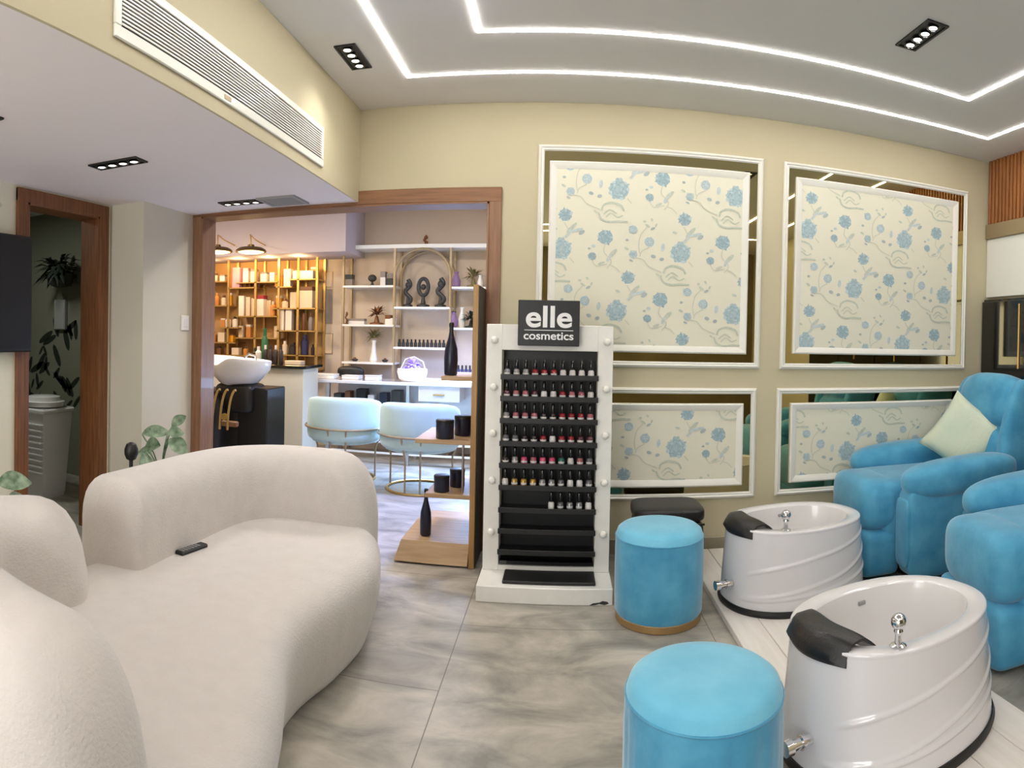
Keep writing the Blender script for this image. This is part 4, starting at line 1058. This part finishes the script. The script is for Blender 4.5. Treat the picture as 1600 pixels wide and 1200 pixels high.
# ---- white shelves with the gold arch
AY = 7.40
def ax(x): return at(x, 480, AY)[0]
def az(y, x=640): return at(x, y, AY)[1]
ar = thing('arched_shelf_unit', 'white shelf unit with a gold arch on the far wall', 'shelf unit', (ax(660), AY, 1))
for xp in (541, 620, 706, 786):
    MB().box(ax(xp) - .013, ax(xp) + .013, AY - .13, AY - .10, 0, az(390)).box(ax(xp) - .013, ax(xp) + .013, AY + .17, AY + .20, 0, az(390)).build('upright', 'pale_gold', ar, True)
MB().box(ax(538), ax(790), AY - .14, AY + .20, az(390), az(384), .003).build('top_shelf', 'white_lacquer', ar, True)
AS = {'LA': (541, 620, 447), 'RA': (706, 786, 449), 'CA': (620, 706, 480), 'LB': (541, 620, 508), 'RB': (706, 786, 511), 'CB': (620, 706, 542), 'LC': (541, 620, 567), 'RC': (706, 786, 583)}
for k2, (x0, x1, y_) in AS.items(): MB().box(ax(x0), ax(x1), AY - .14, AY + .20, az(y_) - .025, az(y_), .003).build('shelf', 'white_lacquer', ar, True)
cxa, ra = ax(663), (ax(706) - ax(620)) / 2
zc = az(390) - ra - .01
for yy in (AY - .13, AY + .17):
    MB().tube([(cxa - ra, yy, az(480))] + [(cxa - ra * math.cos(PI * q / 24), yy, zc + ra * math.sin(PI * q / 24)) for q in range(25)] + [(cxa + ra, yy, az(480))], .018, 8).build('arch', 'pale_gold', ar, True)
def dec(name, cat, label, xp, sh, grp=None, dy=0.0):
    return thing(name, label, cat, (ax(xp), AY + dy, az(AS[sh][2]) if sh in AS else az(384)), 0, grp)
s1 = 1 / 128.0
def vase(r, w, hh, m, m2='black'):
    w *= s1; hh *= s1
    MB().lathe([(w * .3, 0), (w * .45, hh * .1), (w * .5, hh * .4), (w * .28, hh * .75), (w * .2, hh * .85), (w * .26, hh)], (0, 0, 0), 16).build('body', m, r)
    MB().lathe([(w * .26, hh * .97), (w * .29, hh), (w * .26, hh * 1.02)], (0, 0, 0), 14).build('rim', m2, r)
def bxs(r, w, hh, m, m2):
    w *= s1; hh *= s1
    MB().box(-w / 2, w / 2, -.05, .05, 0, hh * .6, .003).build('body', m, r); MB().box(-w / 2, w / 2, -.05, .05, hh * .6, hh, .003).build('lid', m2, r)
def sculpture(r, w, hh, m, seed, kind='ring'):
    w *= s1; hh *= s1
    MB().lathe([(w * .5, 0), (w * .48, hh * .08), (w * .2, hh * .12), (w * .10, hh * .4)], (0, 0, 0), 16).build('foot', m, r)
    if kind == 'ring':
        MB().tube([(w * .38 * math.cos(a * PI / 12), 0, hh * .68 + hh * .28 * math.sin(a * PI / 12)) for a in range(24)], w * .15, 8, True).sphere((0, 0, hh * .68), w * .22).build('figure', m, r)
    elif kind == 'twist':
        MB().tube(spline([(0, 0, hh * .1), (w * .3, 0, hh * .3), (-w * .25, 0, hh * .55), (w * .22, 0, hh * .8), (0, 0, hh)], 6), w * .2, 10).sphere((w * .05, 0, hh * .8), w * .32).build('figure', m, r)
    elif kind == 'ball':
        MB().sphere((0, 0, hh * .68), hh * .32, 16, 12, 1.2).build('figure', m, r)
    else:
        b = MB(); leaves_cluster(b, (0, 0, hh * .45), 40, hh * .55, w * .10, w * .2, random.Random(seed), .05); b.build('leaf', m, r, smooth=0)
        MB().cyl((0, 0, hh * .1), (0, 0, hh * .5), w * .05).build('stem', m, r)
mat('copper', (120, 76, 44), .4, .4); mat('dry_green', (128, 120, 76), .7); mat('lavender', (150, 120, 168), .5)
r = dec('figurine', 'ornament', 'small dark figurine on top of the arched shelves', 663, 'T'); sculpture(r, 9, 15, 'copper', 1, 'twist')
r = dec('dark_box', 'box', 'dark stacked box at the left of the upper left shelf', 546, 'LA'); bxs(r, 12, 18, 'pack_grey', 'stone_dark')
r = dec('ball_ornament', 'ornament', 'dark ball ornament on a foot on the upper left shelf', 581, 'LA'); sculpture(r, 13, 18, 'stone_dark', 2, 'ball')
r = dec('picture_card', 'card', 'white and dark card on the upper left shelf', 599, 'LA'); bxs(r, 8, 22, 'label_white', 'pack_grey')
r = dec('dark_box', 'box', 'dark upright box next to the white card', 610, 'LA', dy=.03); bxs(r, 13, 19, 'stone_dark', 'pack_grey')
r = dec('face_sculpture', 'sculpture', 'dark twisted sculpture left under the gold arch', 637, 'CA'); sculpture(r, 16, 42, 'stone_dark', 3, 'twist')
r = dec('ring_sculpture', 'sculpture', 'dark round-headed sculpture in the middle under the gold arch', 661, 'CA'); sculpture(r, 20, 45, 'stone_dark', 4, 'ring')
r = dec('thinker_sculpture', 'sculpture', 'dark bent sculpture at the right under the gold arch', 688, 'CA'); sculpture(r, 18, 44, 'stone_dark', 5, 'twist')
r = dec('purple_vase', 'vase', 'purple vase on the upper right shelf', 712, 'RA'); vase(r, 14, 23, 'lavender', 'lavender')
r = dec('dried_plant', 'plant', 'dried plant in a dark vase on the upper right shelf', 739, 'RA'); sculpture(r, 20, 34, 'dry_green', 6, 'leaf')
r = dec('white_candle', 'candle', 'white candle right of the dried plant', 750, 'RA', dy=-.04); vase(r, 9, 18, 'white_lacquer', 'white_lacquer')
r = dec('long_tray', 'tray', 'long pale grey box on the middle left shelf', 558, 'LB'); bxs(r, 28, 9, 'label_white', 'pack_grey')
r = dec('small_figurine', 'ornament', 'tiny dark figurine on the long pale box', 545, 'LB', dy=-.08); sculpture(r, 6, 19, 'copper', 7, 'twist')
r = dec('leaf_sculpture', 'sculpture', 'copper leaf sculpture on the middle left shelf', 589, 'LB'); sculpture(r, 22, 33, 'copper', 8, 'leaf')
r = dec('small_jar', 'jar', 'white jar with copper lid right of the leaf sculpture', 608, 'LB'); bxs(r, 9, 15, 'white_lacquer', 'copper')
r = dec('small_jar', 'jar', 'plain white jar beside the left shelf upright', 617, 'LB', dy=-.06); bxs(r, 6, 10, 'white_lacquer', 'label_white')
r = dec('purple_bottle', 'bottle', 'purple bottle with white base on the middle right shelf', 709, 'RB'); vase(r, 14, 24, 'lavender', 'stone_dark')
r = dec('white_vase', 'vase', 'tall white vase on the middle right shelf', 722, 'RB'); vase(r, 11, 30, 'white_lacquer', 'white_lacquer')
r = dec('green_sculpture', 'sculpture', 'dark green leafy ornament beside the tall white vase', 737, 'RB'); sculpture(r, 20, 30, 'dark_plant', 9, 'leaf')
r = dec('dried_bouquet', 'bouquet', 'white vase with a dried tuft on the lower left shelf', 585, 'LC')
MB().lathe([(.035, 0), (.05, .02), (.03, .12), (.022, .22), (.035, .26)], (0, 0, 0), 16).build('vase', 'white_lacquer', r)
b = MB(); leaves_cluster(b, (0, 0, .28), 60, .13, .012, .08, random.Random(12), .05); b.build('tuft', 'dry_green', r, smooth=0)
for xp, lb in ((556, 'small dark dish at the left of the lower left shelf'), (603, 'small dark dish at the right of the lower left shelf')):
    r = dec('small_dish', 'dish', lb, xp, 'LC'); MB().lathe([(.02, 0), (.035, .012), (.04, .03), (.03, .028)], (0, 0, 0), 14).build('bowl', 'stone_dark', r); MB().sphere((0, 0, .03), .02).build('filling', 'copper', r)
for k in range(12):
    r = dec('dark_bottle', 'bottle', 'small dark bottle in the row on the lower centre shelf', 625 + k * 6.3, 'CB', 'dark bottles on the lower centre shelf')
    MB().lathe([(.018, 0), (.02, .004), (.02, .05), (.01, .06)], (0, 0, 0), 10).build('body', 'stone_dark', r); MB().lathe([(.011, .058), (.011, .09)], (0, 0, 0), 10).build('cap', 'black', r)
for k in range(6):
    r = dec('dark_bottle', 'bottle', 'small dark bottle in the row on the lowest right shelf', 712 + k * 6, 'RC', 'dark bottles on the lowest right shelf')
    MB().lathe([(.018, 0), (.02, .004), (.02, .06), (.01, .07)], (0, 0, 0), 10).build('body', 'pack_navy', r); MB().lathe([(.011, .068), (.011, .11)], (0, 0, 0), 10).build('cap', 'black', r)

light('blue_floor_fill', 'SPOT', (-.55, 4.95, 2.9), 520, (.24, .36, 1), .15, (0, math.radians(12), 0), spot=1.15)  # blue fill added to tint the floor, source unseen
light('blue_desk_fill', 'SPOT', (-.2, 6.0, 2.9), 260, (.30, .55, 1), .15, (0, math.radians(24), 0), spot=1.0)  # second added blue fill, aimed towards the chairs and desk, no fitting
# lights of the next room (ceiling lamps out of view)
for (x, y) in ((-.9, 5.4), (-2.7, 5.0), (-4.6, 5.4)):
    q = thing('ceiling_panel_light', 'flush round ceiling lamp in the next room', 'ceiling lamp', (x, y, 3.0), 0, 'flush round lamps in the next room')
    MB().lathe([(.16, 0), (.17, -.01), (.165, -.03), (.15, -.035)], (0, 0, 0), 28).build('rim', 'white_lacquer', q); MB().lathe([(.15, -.034), (.10, -.04), (.01, -.042)], (0, 0, 0), 28).build('diffuser', 'lamp_face', q)
    light('room_light', 'AREA', (x, y, 2.94), 34, (1, .93, .9), .3)
for k in range(4): light('shelf_glow', 'POINT', (gx(340 + k * 46), GYs - .25, gz(412)), 4.2, (1, .68, .32), .05)
